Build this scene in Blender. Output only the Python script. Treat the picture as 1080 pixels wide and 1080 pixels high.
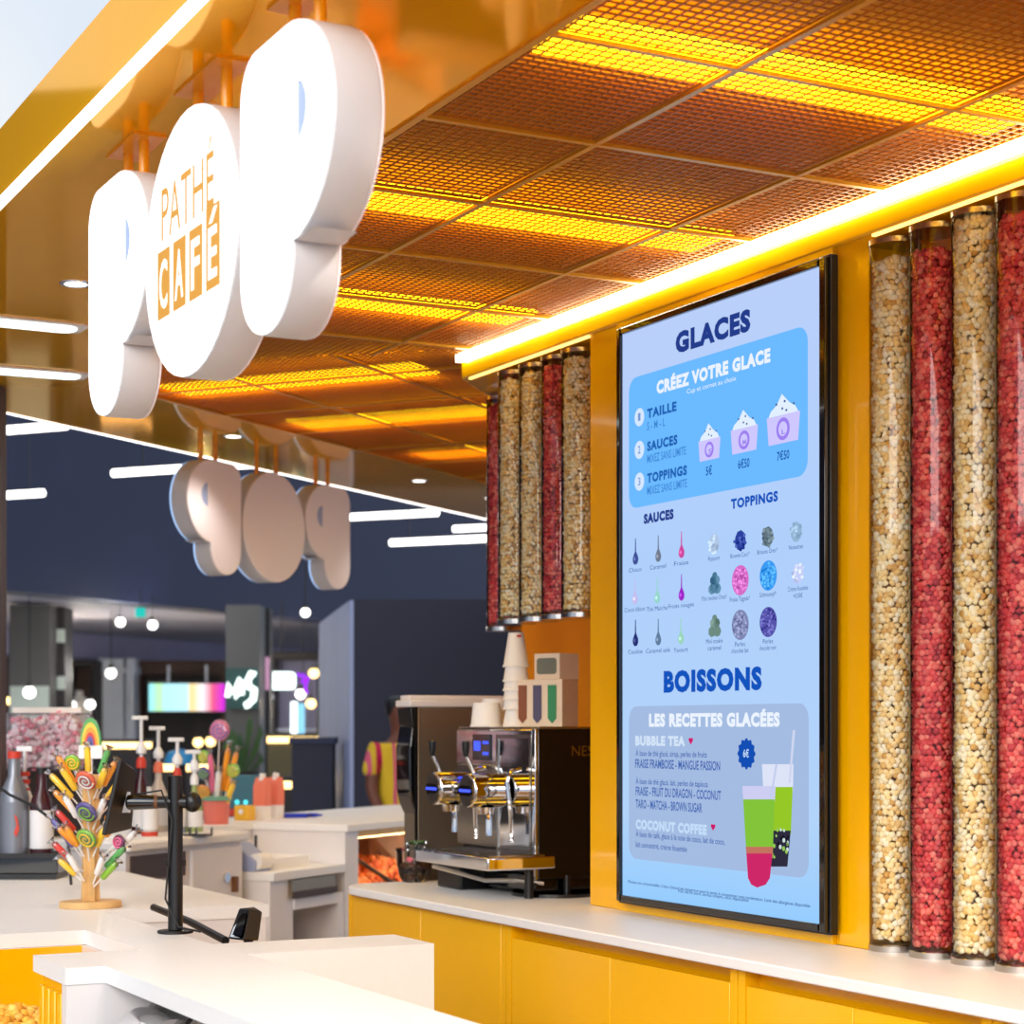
import bpy, bmesh, math, random
import numpy as np
from mathutils import Vector, Matrix

random.seed(7)
rng = np.random.default_rng(7)
for o in list(bpy.data.objects):
    bpy.data.objects.remove(o)
scene = bpy.context.scene
COL = scene.collection

# ------------------------------------------------------------------ camera
FPX, HOR, CZ = 2065.0, 767.0, 1.55          # focal length in px (1080 px frame), horizon row, eye height
cam_d = bpy.data.cameras.new('camera')
cam = bpy.data.objects.new('camera', cam_d)
COL.objects.link(cam)
cam.location = (0, 0, CZ)
cam.rotation_euler = (math.pi / 2, 0, 0)
cam_d.sensor_width = 36.0
cam_d.lens = 36.0 * FPX / 1080.0
cam_d.shift_y = (HOR - 540.0) / 1080.0
cam_d.clip_start = 0.05
cam_d.clip_end = 200
cam_d.dof.use_dof = True
cam_d.dof.focus_distance = 5.3
cam_d.dof.aperture_fstop = 4.2
scene.camera = cam

# ------------------------------------------------------------------ view + world
scene.view_settings.view_transform = 'Standard'
scene.view_settings.look = 'None'
scene.view_settings.gamma = 1.0
scene.view_settings.use_curve_mapping = False
scene.view_settings.exposure = 0.0

world = bpy.data.worlds.new('atrium_daylight')
scene.world = world
world.use_nodes = True
wn, wl = world.node_tree.nodes, world.node_tree.links
bg = wn['Background']
tcw = wn.new('ShaderNodeTexCoord')
nzw = wn.new('ShaderNodeTexNoise')
nzw.inputs['Scale'].default_value = 3.0
nzw.inputs['Detail'].default_value = 2.0
rmw = wn.new('ShaderNodeValToRGB')
rmw.color_ramp.elements[0].position = 0.42
rmw.color_ramp.elements[0].color = (0.62, 0.76, 1.0, 1)
rmw.color_ramp.elements[1].position = 0.6
rmw.color_ramp.elements[1].color = (0.9, 0.95, 1.0, 1)
wl.new(tcw.outputs['Generated'], nzw.inputs['Vector'])
wl.new(nzw.outputs['Fac'], rmw.inputs['Fac'])
wl.new(rmw.outputs['Color'], bg.inputs['Color'])
bg.inputs['Strength'].default_value = 0.95

# fill lights added out of view in front of the kiosk to brighten it
def area_light(name, loc, target, sx, sy, watts, col):
    l = bpy.data.lights.new(name, 'AREA')
    l.shape = 'RECTANGLE'
    l.size, l.size_y, l.energy, l.color = sx, sy, watts, col
    o = bpy.data.objects.new(name, l)
    COL.objects.link(o)
    o.location = loc
    o.rotation_euler = (Vector(target) - Vector(loc)).to_track_quat('-Z', 'Y').to_euler()
area_light('fill_light', (-6.0, -3.5, 7.5), (0.4, 6, 1.2), 9, 5, 800, (1.0, 0.98, 0.95))
area_light('fill_light_low', (-2.5, -5.0, 4.6), (0.6, 6, 1.6), 7, 3, 480, (1.0, 0.97, 0.93))

# ------------------------------------------------------------------ frames
TH = math.atan2(1080, FPX)                   # the menu wall's line
PH = -math.atan2(960, FPX)                   # the rear side's line
cA, sA, cB, sB = math.cos(TH), math.sin(TH), math.cos(PH), math.sin(PH)

def WA(d, s, z=0.0):                         # menu wall frame -> world
    return Vector((d * cA - s * sA, d * sA + s * cA, z))

def WB(n, s, z=0.0):                         # rear side frame -> world
    return Vector((-n * cB - s * sB, -n * sB + s * cB, z))

def ray(px):
    return (px - 540.0) / FPX

def s_on_d(px, d):                           # along the menu wall at distance d
    r = ray(px)
    Y = d / (r * cA + sA)
    return -r * Y * sA + Y * cA

def z_on_d(px, py, d):
    Y = d / (ray(px) * cA + sA)
    return CZ + (HOR - py) / FPX * Y

def s_on_n(px, n):
    r = ray(px)
    Y = n / (-r * cB - sB)
    return -r * Y * sB + Y * cB

def at(px, py, Y):
    return Vector((ray(px) * Y, Y, CZ + (HOR - py) / FPX * Y))

def onz(px, py, z):                          # point on a level surface
    Y = (z - CZ) * FPX / (HOR - py)
    return Vector((ray(px) * Y, Y, z))

# ------------------------------------------------------------------ materials
def lin(c):
    return tuple((x / 255 / 12.92 if x / 255 <= 0.04045 else ((x / 255 + 0.055) / 1.055) ** 2.4) for x in c)

MATS = {}

def mat(name, rgb, rough=0.5, metal=0.0, emit=0.0, ergb=None, coat=0.0, alpha=1.0, noise=0.0, scale=20.0, bump=0.0, spec=0.5, trans=0.0):
    m = bpy.data.materials.new(name)
    m.use_nodes = True
    nt = m.node_tree
    p = nt.nodes['Principled BSDF']
    c = lin(rgb) + (1,)
    p.inputs['Base Color'].default_value = c
    p.inputs['Roughness'].default_value = rough
    p.inputs['Metallic'].default_value = metal
    p.inputs['Coat Weight'].default_value = coat
    p.inputs['Coat Roughness'].default_value = 0.03
    p.inputs['Specular IOR Level'].default_value = spec
    p.inputs['Transmission Weight'].default_value = trans
    if emit:
        p.inputs['Emission Color'].default_value = lin(ergb or rgb) + (1,)
        p.inputs['Emission Strength'].default_value = emit
    if noise or bump:
        tc = nt.nodes.new('ShaderNodeTexCoord')
        nz = nt.nodes.new('ShaderNodeTexNoise')
        nz.inputs['Scale'].default_value = scale
        nz.inputs['Detail'].default_value = 4
        nt.links.new(tc.outputs['Object'], nz.inputs['Vector'])
        if noise:
            rp = nt.nodes.new('ShaderNodeValToRGB')
            rp.color_ramp.elements[0].position = 0.3
            rp.color_ramp.elements[1].position = 0.7
            rp.color_ramp.elements[0].color = tuple(x * (1 - noise) for x in c[:3]) + (1,)
            rp.color_ramp.elements[1].color = tuple(min(1, x * (1 + noise)) for x in c[:3]) + (1,)
            nt.links.new(nz.outputs['Fac'], rp.inputs['Fac'])
            nt.links.new(rp.outputs['Color'], p.inputs['Base Color'])
        if bump:
            b = nt.nodes.new('ShaderNodeBump')
            b.inputs['Strength'].default_value = bump
            b.inputs['Distance'].default_value = 0.01
            nt.links.new(nz.outputs['Fac'], b.inputs['Height'])
            nt.links.new(b.outputs['Normal'], p.inputs['Normal'])
    MATS[name] = m
    return m

def M(n):
    return MATS[n]

def emis(name, rgb, st=1.0):
    m = bpy.data.materials.new(name)
    m.use_nodes = True
    nt = m.node_tree
    nt.nodes.clear()
    e = nt.nodes.new('ShaderNodeEmission')
    e.inputs['Color'].default_value = lin(rgb) + (1,)
    e.inputs['Strength'].default_value = st
    o = nt.nodes.new('ShaderNodeOutputMaterial')
    nt.links.new(e.outputs[0], o.inputs[0])
    MATS[name] = m
    return m

def thin_glass(name, rgb=(255, 255, 255), ior=1.45, gl=1.0):
    m = bpy.data.materials.new(name)
    m.use_nodes = True
    nt = m.node_tree
    nt.nodes.clear()
    t = nt.nodes.new('ShaderNodeBsdfTransparent')
    t.inputs['Color'].default_value = lin(rgb) + (1,)
    g = nt.nodes.new('ShaderNodeBsdfGlossy')
    g.inputs['Roughness'].default_value = 0.03
    f = nt.nodes.new('ShaderNodeFresnel')
    f.inputs['IOR'].default_value = ior
    mx = nt.nodes.new('ShaderNodeMixShader')
    o = nt.nodes.new('ShaderNodeOutputMaterial')
    nt.links.new(f.outputs[0], mx.inputs[0])
    nt.links.new(t.outputs[0], mx.inputs[1])
    nt.links.new(g.outputs[0], mx.inputs[2])
    nt.links.new(mx.outputs[0], o.inputs[0])
    MATS[name] = m
    return m

def island_mat(name, cols, rough=0.6):
    """each separate kernel takes its own colour"""
    m = bpy.data.materials.new(name)
    m.use_nodes = True
    nt = m.node_tree
    p = nt.nodes['Principled BSDF']
    g = nt.nodes.new('ShaderNodeNewGeometry')
    r = nt.nodes.new('ShaderNodeValToRGB')
    r.color_ramp.interpolation = 'LINEAR'
    n = len(cols)
    while len(r.color_ramp.elements) < n:
        r.color_ramp.elements.new(0.5)
    for i, c in enumerate(cols):
        r.color_ramp.elements[i].position = i / (n - 1)
        r.color_ramp.elements[i].color = lin(c) + (1,)
    nt.links.new(g.outputs['Random Per Island'], r.inputs['Fac'])
    nt.links.new(r.outputs['Color'], p.inputs['Base Color'])
    p.inputs['Roughness'].default_value = rough
    MATS[name] = m
    return m

mat('yellow', (248, 182, 0), 0.16, coat=0.3, noise=0.03, scale=2)
mat('yellow_door', (250, 184, 0), 0.22, coat=0.2, noise=0.02, scale=2)
mat('orange_niche', (246, 150, 10), 0.3)
mat('soffit_yellow', (255, 180, 0), 0.06, metal=0.4, noise=0.03, scale=1.5)
MATS['soffit_yellow'].node_tree.nodes['Principled BSDF'].inputs['Specular Tint'].default_value = (1.0, 0.72, 0.22, 1)
mat('gold_lattice', (186, 112, 14), 0.4, metal=0.2)
mat('gold_rail', (220, 160, 40), 0.3, metal=0.5)
mat('plenum', (156, 88, 8), 0.7)
mat('counter_white', (240, 238, 236), 0.38, noise=0.01, scale=40)
mat('panel_white', (232, 226, 224), 0.4, noise=0.01, scale=5)
mat('panel_beige', (226, 210, 198), 0.45, noise=0.01, scale=5)
mat('floor_tile', (150, 145, 142), 0.25, noise=0.06, scale=3)
mat('navy', (29, 36, 68), 0.6, noise=0.08, scale=1.2)
mat('navy_dark', (19, 23, 48), 0.6, noise=0.08, scale=1.2)
mat('bluegrey', (160, 170, 204), 0.6, noise=0.04, scale=2)
mat('lavender', (150, 150, 188), 0.6, noise=0.04, scale=2)
mat('corridor', (150, 150, 168), 0.7, noise=0.03, scale=1)
mat('column_grey', (84, 82, 80), 0.5, noise=0.05, scale=3)
mat('column_green', (196, 208, 196), 0.4, noise=0.04, scale=2)
mat('shop_brown', (74, 50, 40), 0.6, noise=0.2, scale=2)
mat('shop_dark', (34, 28, 30), 0.6, noise=0.2, scale=2)
mat('shop_white', (222, 232, 250), 0.5, noise=0.03, scale=2)
mat('black', (14, 13, 14), 0.35)
mat('black_gloss', (10, 9, 10), 0.08, coat=0.5)
mat('rubber', (26, 26, 28), 0.6)
mat('steel', (190, 186, 180), 0.2, metal=1.0)
mat('steel_brushed', (150, 138, 122), 0.42, metal=0.8, noise=0.05, scale=3)
mat('chrome', (225, 225, 228), 0.06, metal=1.0)
mat('letter_white', (206, 202, 202), 0.35, spec=0.4)
mat('hole_blue', (168, 184, 222), 0.6, spec=0.2)
mat('letter_pink', (250, 240, 243), 0.4, spec=0.4)
mat('wood', (222, 178, 116), 0.5, noise=0.15, scale=14)
mat('paper_cup', (246, 240, 232), 0.6)
mat('carton', (236, 214, 186), 0.6, noise=0.03, scale=20)
mat('tape_red', (205, 60, 40), 0.5)
mat('skin_brown', (110, 62, 44), 0.55)
mat('hair_black', (14, 12, 14), 0.6)
mat('brown', (110, 66, 30), 0.5)
mat('dark_brown', (66, 48, 40), 0.5)
mat('orange_paint', (240, 150, 8), 0.25, coat=0.2)
mat('sign_orange', (222, 158, 62), 0.5)
emis('led_white', (255, 244, 214), 12.0)
emis('led_cool', (255, 255, 255), 3.0)
emis('led_yellow', (255, 206, 20), 7.0)
emis('sign_face', (255, 255, 255), 1.6)
emis('sign_back_glow', (170, 205, 255), 1.4)
emis('lamp_white', (255, 252, 246), 4.0)
emis('lamp_warm', (255, 214, 140), 4.0)
emis('reflection_glow', (238, 255, 248), 2.2)
emis('warmer_glow', (255, 206, 140), 30.0)
thin_glass('glass')
thin_glass('glass_warm', (255, 236, 214))
thin_glass('film', (252, 252, 254), 1.5)
_nt = MATS['film'].node_tree
_tr = next(n for n in _nt.nodes if n.type == 'BSDF_TRANSPARENT')
_df = _nt.nodes.new('ShaderNodeBsdfDiffuse'); _df.inputs['Color'].default_value = (.95, .95, .95, 1)
_mx = _nt.nodes.new('ShaderNodeMixShader'); _mx.inputs[0].default_value = 0.06
_big = next(n for n in _nt.nodes if n.type == 'MIX_SHADER' and n != _mx)
_nt.links.new(_tr.outputs[0], _mx.inputs[1]); _nt.links.new(_df.outputs[0], _mx.inputs[2]); _nt.links.new(_mx.outputs[0], _big.inputs[1])
island_mat('popcorn_cream', [(214, 160, 70), (250, 220, 150), (255, 236, 184), (255, 246, 218), (246, 206, 124)])
island_mat('popcorn_red', [(176, 40, 46), (220, 68, 68), (236, 92, 84), (250, 146, 124), (206, 50, 62)])
island_mat('popcorn_orange', [(236, 120, 70), (250, 158, 104), (255, 186, 130), (240, 136, 100)])
island_mat('popcorn_pink', [(240, 130, 156), (255, 236, 236), (255, 246, 246), (236, 104, 130), (255, 250, 250), (255, 214, 222)])
island_mat('popcorn_gold', [(214, 140, 20), (250, 190, 60), (255, 214, 110), (230, 150, 30)])

# ------------------------------------------------------------------ mesh helpers
class MB:
    def __init__(self):
        self.v, self.f = [], []

    def add(self, vs, fs):
        b = len(self.v)
        self.v += [tuple(x) for x in vs]
        self.f += [tuple(i + b for i in t) for t in fs]
        return self

    def box(self, x0, x1, y0, y1, z0, z1):
        x0, x1 = min(x0, x1), max(x0, x1)
        y0, y1 = min(y0, y1), max(y0, y1)
        z0, z1 = min(z0, z1), max(z0, z1)
        v = [(x0, y0, z0), (x1, y0, z0), (x1, y1, z0), (x0, y1, z0), (x0, y0, z1), (x1, y0, z1), (x1, y1, z1), (x0, y1, z1)]
        f = [(0, 3, 2, 1), (4, 5, 6, 7), (0, 1, 5, 4), (1, 2, 6, 5), (2, 3, 7, 6), (3, 0, 4, 7)]
        return self.add(v, f)

    def cyl(self, p0, p1, r0, r1=None, n=16):
        r1 = r0 if r1 is None else r1
        p0, p1 = Vector(p0), Vector(p1)
        ax = (p1 - p0).normalized()
        u = ax.orthogonal().normalized()
        w = ax.cross(u)
        v, f = [], []
        for p, r in ((p0, r0), (p1, r1)):
            for i in range(n):
                a = 2 * math.pi * i / n
                v.append(p + u * (r * math.cos(a)) + w * (r * math.sin(a)))
        for i in range(n):
            j = (i + 1) % n
            f.append((i, j, n + j, n + i))
        f.append(tuple(reversed(range(n))))
        f.append(tuple(range(n, 2 * n)))
        return self.add(v, f)

    def lathe(self, prof, n=24, c=(0, 0, 0)):
        v, f = [], []
        for r, z in prof:
            for i in range(n):
                a = 2 * math.pi * i / n
                v.append((c[0] + r * math.cos(a), c[1] + r * math.sin(a), c[2] + z))
        for k in range(len(prof) - 1):
            for i in range(n):
                j = (i + 1) % n
                f.append((k * n + i, k * n + j, (k + 1) * n + j, (k + 1) * n + i))
        if prof[0][0] > 1e-5:
            f.append(tuple(reversed(range(n))))
        if prof[-1][0] > 1e-5:
            b = (len(prof) - 1) * n
            f.append(tuple(range(b, b + n)))
        return self.add(v, f)

    def prism(self, pts, a, b, axis='z'):
        """polygon pts extruded between a and b along the axis; pts are (x,y) for z, (x,z) for y, (y,z) for x"""
        n = len(pts)
        area = sum(pts[i][0] * pts[(i + 1) % n][1] - pts[(i + 1) % n][0] * pts[i][1] for i in range(n))
        if area < 0:
            pts = list(reversed(pts))
        mk = {'z': lambda p, t: (p[0], p[1], t), 'y': lambda p, t: (p[0], t, p[1]), 'x': lambda p, t: (t, p[0], p[1])}[axis]
        v = [mk(p, a) for p in pts] + [mk(p, b) for p in pts]
        f = [tuple(reversed(range(n))), tuple(range(n, 2 * n))]
        for i in range(n):
            j = (i + 1) % n
            f.append((i, j, n + j, n + i))
        return self.add(v, f)

    def ell(self, c, r, n=14, m=8):
        r = (r, r, r) if not hasattr(r, '__len__') else r
        prof = [(math.sin(math.pi * k / m), -math.cos(math.pi * k / m)) for k in range(m + 1)]
        v, f = [], []
        for q, z in prof:
            for i in range(n):
                a = 2 * math.pi * i / n
                v.append((c[0] + r[0] * q * math.cos(a), c[1] + r[1] * q * math.sin(a), c[2] + r[2] * z))
        for k in range(m):
            for i in range(n):
                j = (i + 1) % n
                f.append((k * n + i, k * n + j, (k + 1) * n + j, (k + 1) * n + i))
        return self.add(v, f)

    def tube(self, path, r, n=8):
        path = [Vector(p) for p in path]
        v, f = [], []
        u = None
        for k, p in enumerate(path):
            t = (path[min(k + 1, len(path) - 1)] - path[max(k - 1, 0)]).normalized()
            u = t.orthogonal().normalized() if u is None else (u - t * u.dot(t)).normalized()
            w = t.cross(u)
            rr = r[k] if hasattr(r, '__len__') else r
            for i in range(n):
                a = 2 * math.pi * i / n
                v.append(p + u * (rr * math.cos(a)) + w * (rr * math.sin(a)))
        for k in range(len(path) - 1):
            for i in range(n):
                j = (i + 1) % n
                f.append((k * n + i, k * n + j, (k + 1) * n + j, (k + 1) * n + i))
        f.append(tuple(reversed(range(n))))
        f.append(tuple(range((len(path) - 1) * n, len(path) * n)))
        return self.add(v, f)

    def mesh(self, name, m, ang=38):
        me = bpy.data.meshes.new(name)
        me.from_pydata(self.v, [], self.f)
        bm = bmesh.new()
        bm.from_mesh(me)
        bmesh.ops.remove_doubles(bm, verts=bm.verts, dist=1e-6)
        bmesh.ops.recalc_face_normals(bm, faces=bm.faces)
        bm.to_mesh(me)
        bm.free()
        me.polygons.foreach_set('use_smooth', [True] * len(me.polygons))
        me.set_sharp_from_angle(angle=math.radians(ang))
        me.materials.append(MATS[m] if isinstance(m, str) else m)
        return me

    def build(self, name, m, parent=None, loc=None, rz=0.0, bevel=0.0, ang=38):
        return link(name, self.mesh(name, m, ang), parent, loc, rz, bevel)

def link(name, me, parent=None, loc=None, rz=0.0, bevel=0.0):
    o = bpy.data.objects.new(name, me)
    COL.objects.link(o)
    if parent is not None:
        o.parent = parent
    if loc is not None:
        o.location = loc
    o.rotation_euler = (0, 0, rz)
    if bevel:
        b = o.modifiers.new('bevel', 'BEVEL')
        b.width = bevel
        b.segments = 2
        b.limit_method = 'ANGLE'
        b.angle_limit = math.radians(40)
    return o

def thing(name, label, cat, loc=(0, 0, 0), rz=0.0, group=None):
    o = bpy.data.objects.new(name, None)
    COL.objects.link(o)
    o.empty_display_size = 0.05
    o.location = loc
    o.rotation_euler = (0, 0, rz)
    tag(o, label, cat, group)
    return o

def tag(o, label=None, cat=None, group=None, kind=None):
    if label: o['label'] = label
    if cat: o['category'] = cat
    if group: o['group'] = group
    if kind: o['kind'] = kind
    return o

def struct(o, label=None):
    o['kind'] = 'structure'
    if label: o['label'] = label
    return o

def clone(root, loc, rz, label, group=None):
    r = root.copy()
    COL.objects.link(r)
    r.location = loc
    r.rotation_euler = (0, 0, rz)
    r['label'] = label
    if group: r['group'] = group
    for ch in root.children:
        c = ch.copy()
        COL.objects.link(c)
        c.parent = r
        for g in ch.children:
            q = g.copy()
            COL.objects.link(q)
            q.parent = c
    return r

def rrect(x0, x1, y0, y1, r, n=6):
    pts = []
    for cx, cy, a0 in ((x1 - r, y1 - r, 0), (x0 + r, y1 - r, 90), (x0 + r, y0 + r, 180), (x1 - r, y0 + r, 270)):
        for i in range(n + 1):
            a = math.radians(a0 + 90 * i / n)
            pts.append((cx + r * math.cos(a), cy + r * math.sin(a)))
    return pts

def oval(cx, cy, rx, ry=None, n=24):
    ry = rx if ry is None else ry
    return [(cx + rx * math.cos(2 * math.pi * i / n), cy + ry * math.sin(2 * math.pi * i / n)) for i in range(n)]

def curve_mesh(name, outlines, depth, bevel, m):
    """flat outline(s) with holes, extruded +-depth/2 about the XY plane"""
    cu = bpy.data.curves.new(name, 'CURVE')
    cu.dimensions = '2D'
    cu.fill_mode = 'BOTH'
    cu.extrude = depth / 2 - bevel
    cu.bevel_depth = bevel
    cu.bevel_resolution = 2
    for pts in outlines:
        sp = cu.splines.new('POLY')
        sp.points.add(len(pts) - 1)
        for p, q in zip(sp.points, pts):
            p.co = (q[0], q[1], 0, 1)
        sp.use_cyclic_u = True
    ob = bpy.data.objects.new(name, cu)
    COL.objects.link(ob)
    dg = bpy.context.evaluated_depsgraph_get()
    dg.update()
    me = bpy.data.meshes.new_from_object(ob.evaluated_get(dg))
    bpy.data.objects.remove(ob)
    bpy.data.curves.remove(cu)
    me.name = name
    me.materials.clear()
    me.materials.append(MATS[m])
    me.polygons.foreach_set('use_smooth', [True] * len(me.polygons))
    me.set_sharp_from_angle(angle=math.radians(35))
    return me

_TXT = {}

def text_geo(body, bold=0.0):
    """glyph mesh of a line of lettering, scaled to a unit cap height and unit width"""
    k = (body, bold)
    if k in _TXT:
        return _TXT[k]
    cu = bpy.data.curves.new('glyphs', 'FONT')
    cu.body = body
    cu.size = 1.0
    cu.offset = bold
    cu.resolution_u = 3
    cu.space_character = 1.14 if bold >= 0.03 else 1.0
    ob = bpy.data.objects.new('glyphs', cu)
    COL.objects.link(ob)
    dg = bpy.context.evaluated_depsgraph_get()
    dg.update()
    me = bpy.data.meshes.new_from_object(ob.evaluated_get(dg))
    v = np.zeros(len(me.vertices) * 3)
    me.vertices.foreach_get('co', v)
    v = v.reshape(-1, 3)
    fs = [tuple(p.vertices) for p in me.polygons]
    bpy.data.objects.remove(ob)
    bpy.data.curves.remove(cu)
    bpy.data.meshes.remove(me)
    x0, x1 = v[:, 0].min(), v[:, 0].max()
    v[:, 0] = (v[:, 0] - x0) / (x1 - x0)
    v[:, 1] = v[:, 1] / 0.70
    _TXT[k] = (v, fs)
    return _TXT[k]

# kernels: many small lumps in one mesh
def ico(sub):
    bm = bmesh.new()
    bmesh.ops.create_icosphere(bm, subdivisions=sub, radius=1.0)
    bm.verts.ensure_lookup_table()
    v = np.array([x.co[:] for x in bm.verts])
    f = np.array([[q.index for q in p.verts] for p in bm.faces])
    bm.free()
    return v, f

ICO1, ICO2 = ico(1), ico(2)

def lumps(name, pts, rad, m, base=ICO1, jit=0.25):
    """pts (N,3), rad (N,) -> one mesh of bumpy kernels"""
    v, f = base
    N, nv, nf = len(pts), len(v), len(f)
    q = rng.normal(size=(N, 4))
    q /= np.linalg.norm(q, axis=1)[:, None]
    a, b, c, d = q.T
    R = np.stack([1 - 2 * (c * c + d * d), 2 * (b * c - a * d), 2 * (b * d + a * c),
                  2 * (b * c + a * d), 1 - 2 * (b * b + d * d), 2 * (c * d - a * b),
                  2 * (b * d - a * c), 2 * (c * d + a * b), 1 - 2 * (b * b + c * c)], axis=1).reshape(N, 3, 3)
    lump = v[None] * (1 + rng.uniform(-jit, jit, size=(N, nv, 1)))
    lump *= rng.uniform(0.8, 1.2, size=(N, 1, 3))
    V = np.einsum('nij,nvj->nvi', R, lump) * np.asarray(rad)[:, None, None] + np.asarray(pts)[:, None, :]
    Fc = (f[None] + (np.arange(N) * nv)[:, None, None]).reshape(-1, 3)
    me = bpy.data.meshes.new(name)
    me.vertices.add(N * nv)
    me.vertices.foreach_set('co', V.reshape(-1))
    me.loops.add(Fc.size)
    me.loops.foreach_set('vertex_index', Fc.reshape(-1).astype(np.int32))
    me.polygons.add(len(Fc))
    me.polygons.foreach_set('loop_start', (np.arange(len(Fc)) * 3).astype(np.int32))
    me.polygons.foreach_set('use_smooth', np.ones(len(Fc), dtype=bool))
    me.update()
    me.validate()
    me.materials.append(MATS[m])
    return me

# ================================================================== THE SETTING
ZC = CZ + 1.41          # kiosk ceiling height
ZT = CZ - 0.596         # counter top height
D_WALL = 3.262          # menu wall face
D_FRONT, D_IN = 1.236, 1.903
N_OUT, N_IN = 5.75, 4.905

fl = MB().box(-30, 30, -6, 60, -0.05, 0)
struct(fl.build('floor', 'floor_tile'), 'grey polished mall floor')

O0, O1c, O2 = WA(D_FRONT, 0.6), None, WB(N_OUT, 13.2)
# corner where the two fascia lines meet
def meet(d, n):
    a = np.array([[cA, sA], [-cB, -sB]])
    x = np.linalg.solve(a, [d, n])
    return Vector((x[0], x[1], 0))
O1c = meet(D_FRONT, N_OUT)
I0 = WA(D_IN, 0.6)
I1 = Vector((-1.119, 6.25, 0))
I2 = Vector((-1.539, 8.32, 0))
I3 = WB(N_IN, 13.2)
SQ = Vector((-1.397, 7.616, 0))          # seam between the two ceiling fields
SP = Vector((-0.165, 7.328, 0))

def poly_prism(mb, pts, z0, z1):
    mb.prism([(p.x, p.y) for p in pts], z0, z1)

sf = MB()
poly_prism(sf, [O0, O1c, I1, I0], ZC, ZC + 0.22)
poly_prism(sf, [O1c, I2, I1], ZC, ZC + 0.22)
poly_prism(sf, [O1c, O2, I3, I2], ZC, ZC + 0.22)
struct(sf.build('trim_1', 'soffit_yellow'), 'glossy yellow soffit and fascia band around the kiosk')

def bar(name, p, q, w, z0, z1, m, off=0.0):
    """a straight bar between two plan points"""
    d = (q - p)
    L = d.length
    o = MB().box(off - w / 2, off + w / 2, 0, L, z0, z1).build(name, m)
    o.location = (p.x, p.y, 0)
    o.rotation_euler = (0, 0, math.atan2(-d.x, d.y))
    return o

tag(bar('led_strip', WA(D_FRONT - 0.008, 0.6), WA(D_FRONT - 0.008, 8.19), 0.016, ZC - 0.003, ZC + 0.019, 'led_cool'),
    'thin white light line along the front fascia above the large sign letters', 'light strip')
tag(bar('led_strip', WB(N_OUT + 0.008, 5.9), WB(N_OUT + 0.008, 13.2), 0.016, ZC - 0.003, ZC + 0.019, 'led_cool'),
    'thin white light line along the far fascia behind the small sign letters', 'light strip')

# ---- open-cell ceilings
def clip_poly(sub, clip):
    """Sutherland-Hodgman, clip polygon clockwise"""
    out = sub
    n = len(clip)
    for i in range(n):
        a, b = clip[i], clip[(i + 1) % n]
        def side(p):
            return (b[0] - a[0]) * (p[1] - a[1]) - (b[1] - a[1]) * (p[0] - a[0])
        inp, out = out, []
        for k in range(len(inp)):
            p, q = inp[k], inp[(k + 1) % len(inp)]
            sp, sq = side(p), side(q)
            if sp <= 1e-9: out.append(p)
            if (sp < -1e-9 and sq > 1e-9) or (sp > 1e-9 and sq < -1e-9):
                t = sp / (sp - sq)
                out.append((p[0] + (q[0] - p[0]) * t, p[1] + (q[1] - p[1]) * t))
        if not out:
            return []
    return out

def span(poly, axis, val):
    """extent of a convex polygon along the line coord[axis] == val"""
    hit = []
    for k in range(len(poly)):
        p, q = poly[k], poly[(k + 1) % len(poly)]
        a, b = p[axis] - val, q[axis] - val
        if a * b < 0 or (a == 0) != (b == 0):
            t = a / (a - b)
            hit.append(p[1 - axis] + (q[1 - axis] - p[1 - axis]) * t)
    return (min(hit), max(hit)) if len(hit) >= 2 else None

def parea(p):
    return abs(sum(p[i][0] * p[(i + 1) % len(p)][1] - p[(i + 1) % len(p)][0] * p[i][1] for i in range(len(p)))) / 2

PITCH, BW, BH = 0.0275, 0.0028, 0.0038
_TILE = {}

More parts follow.
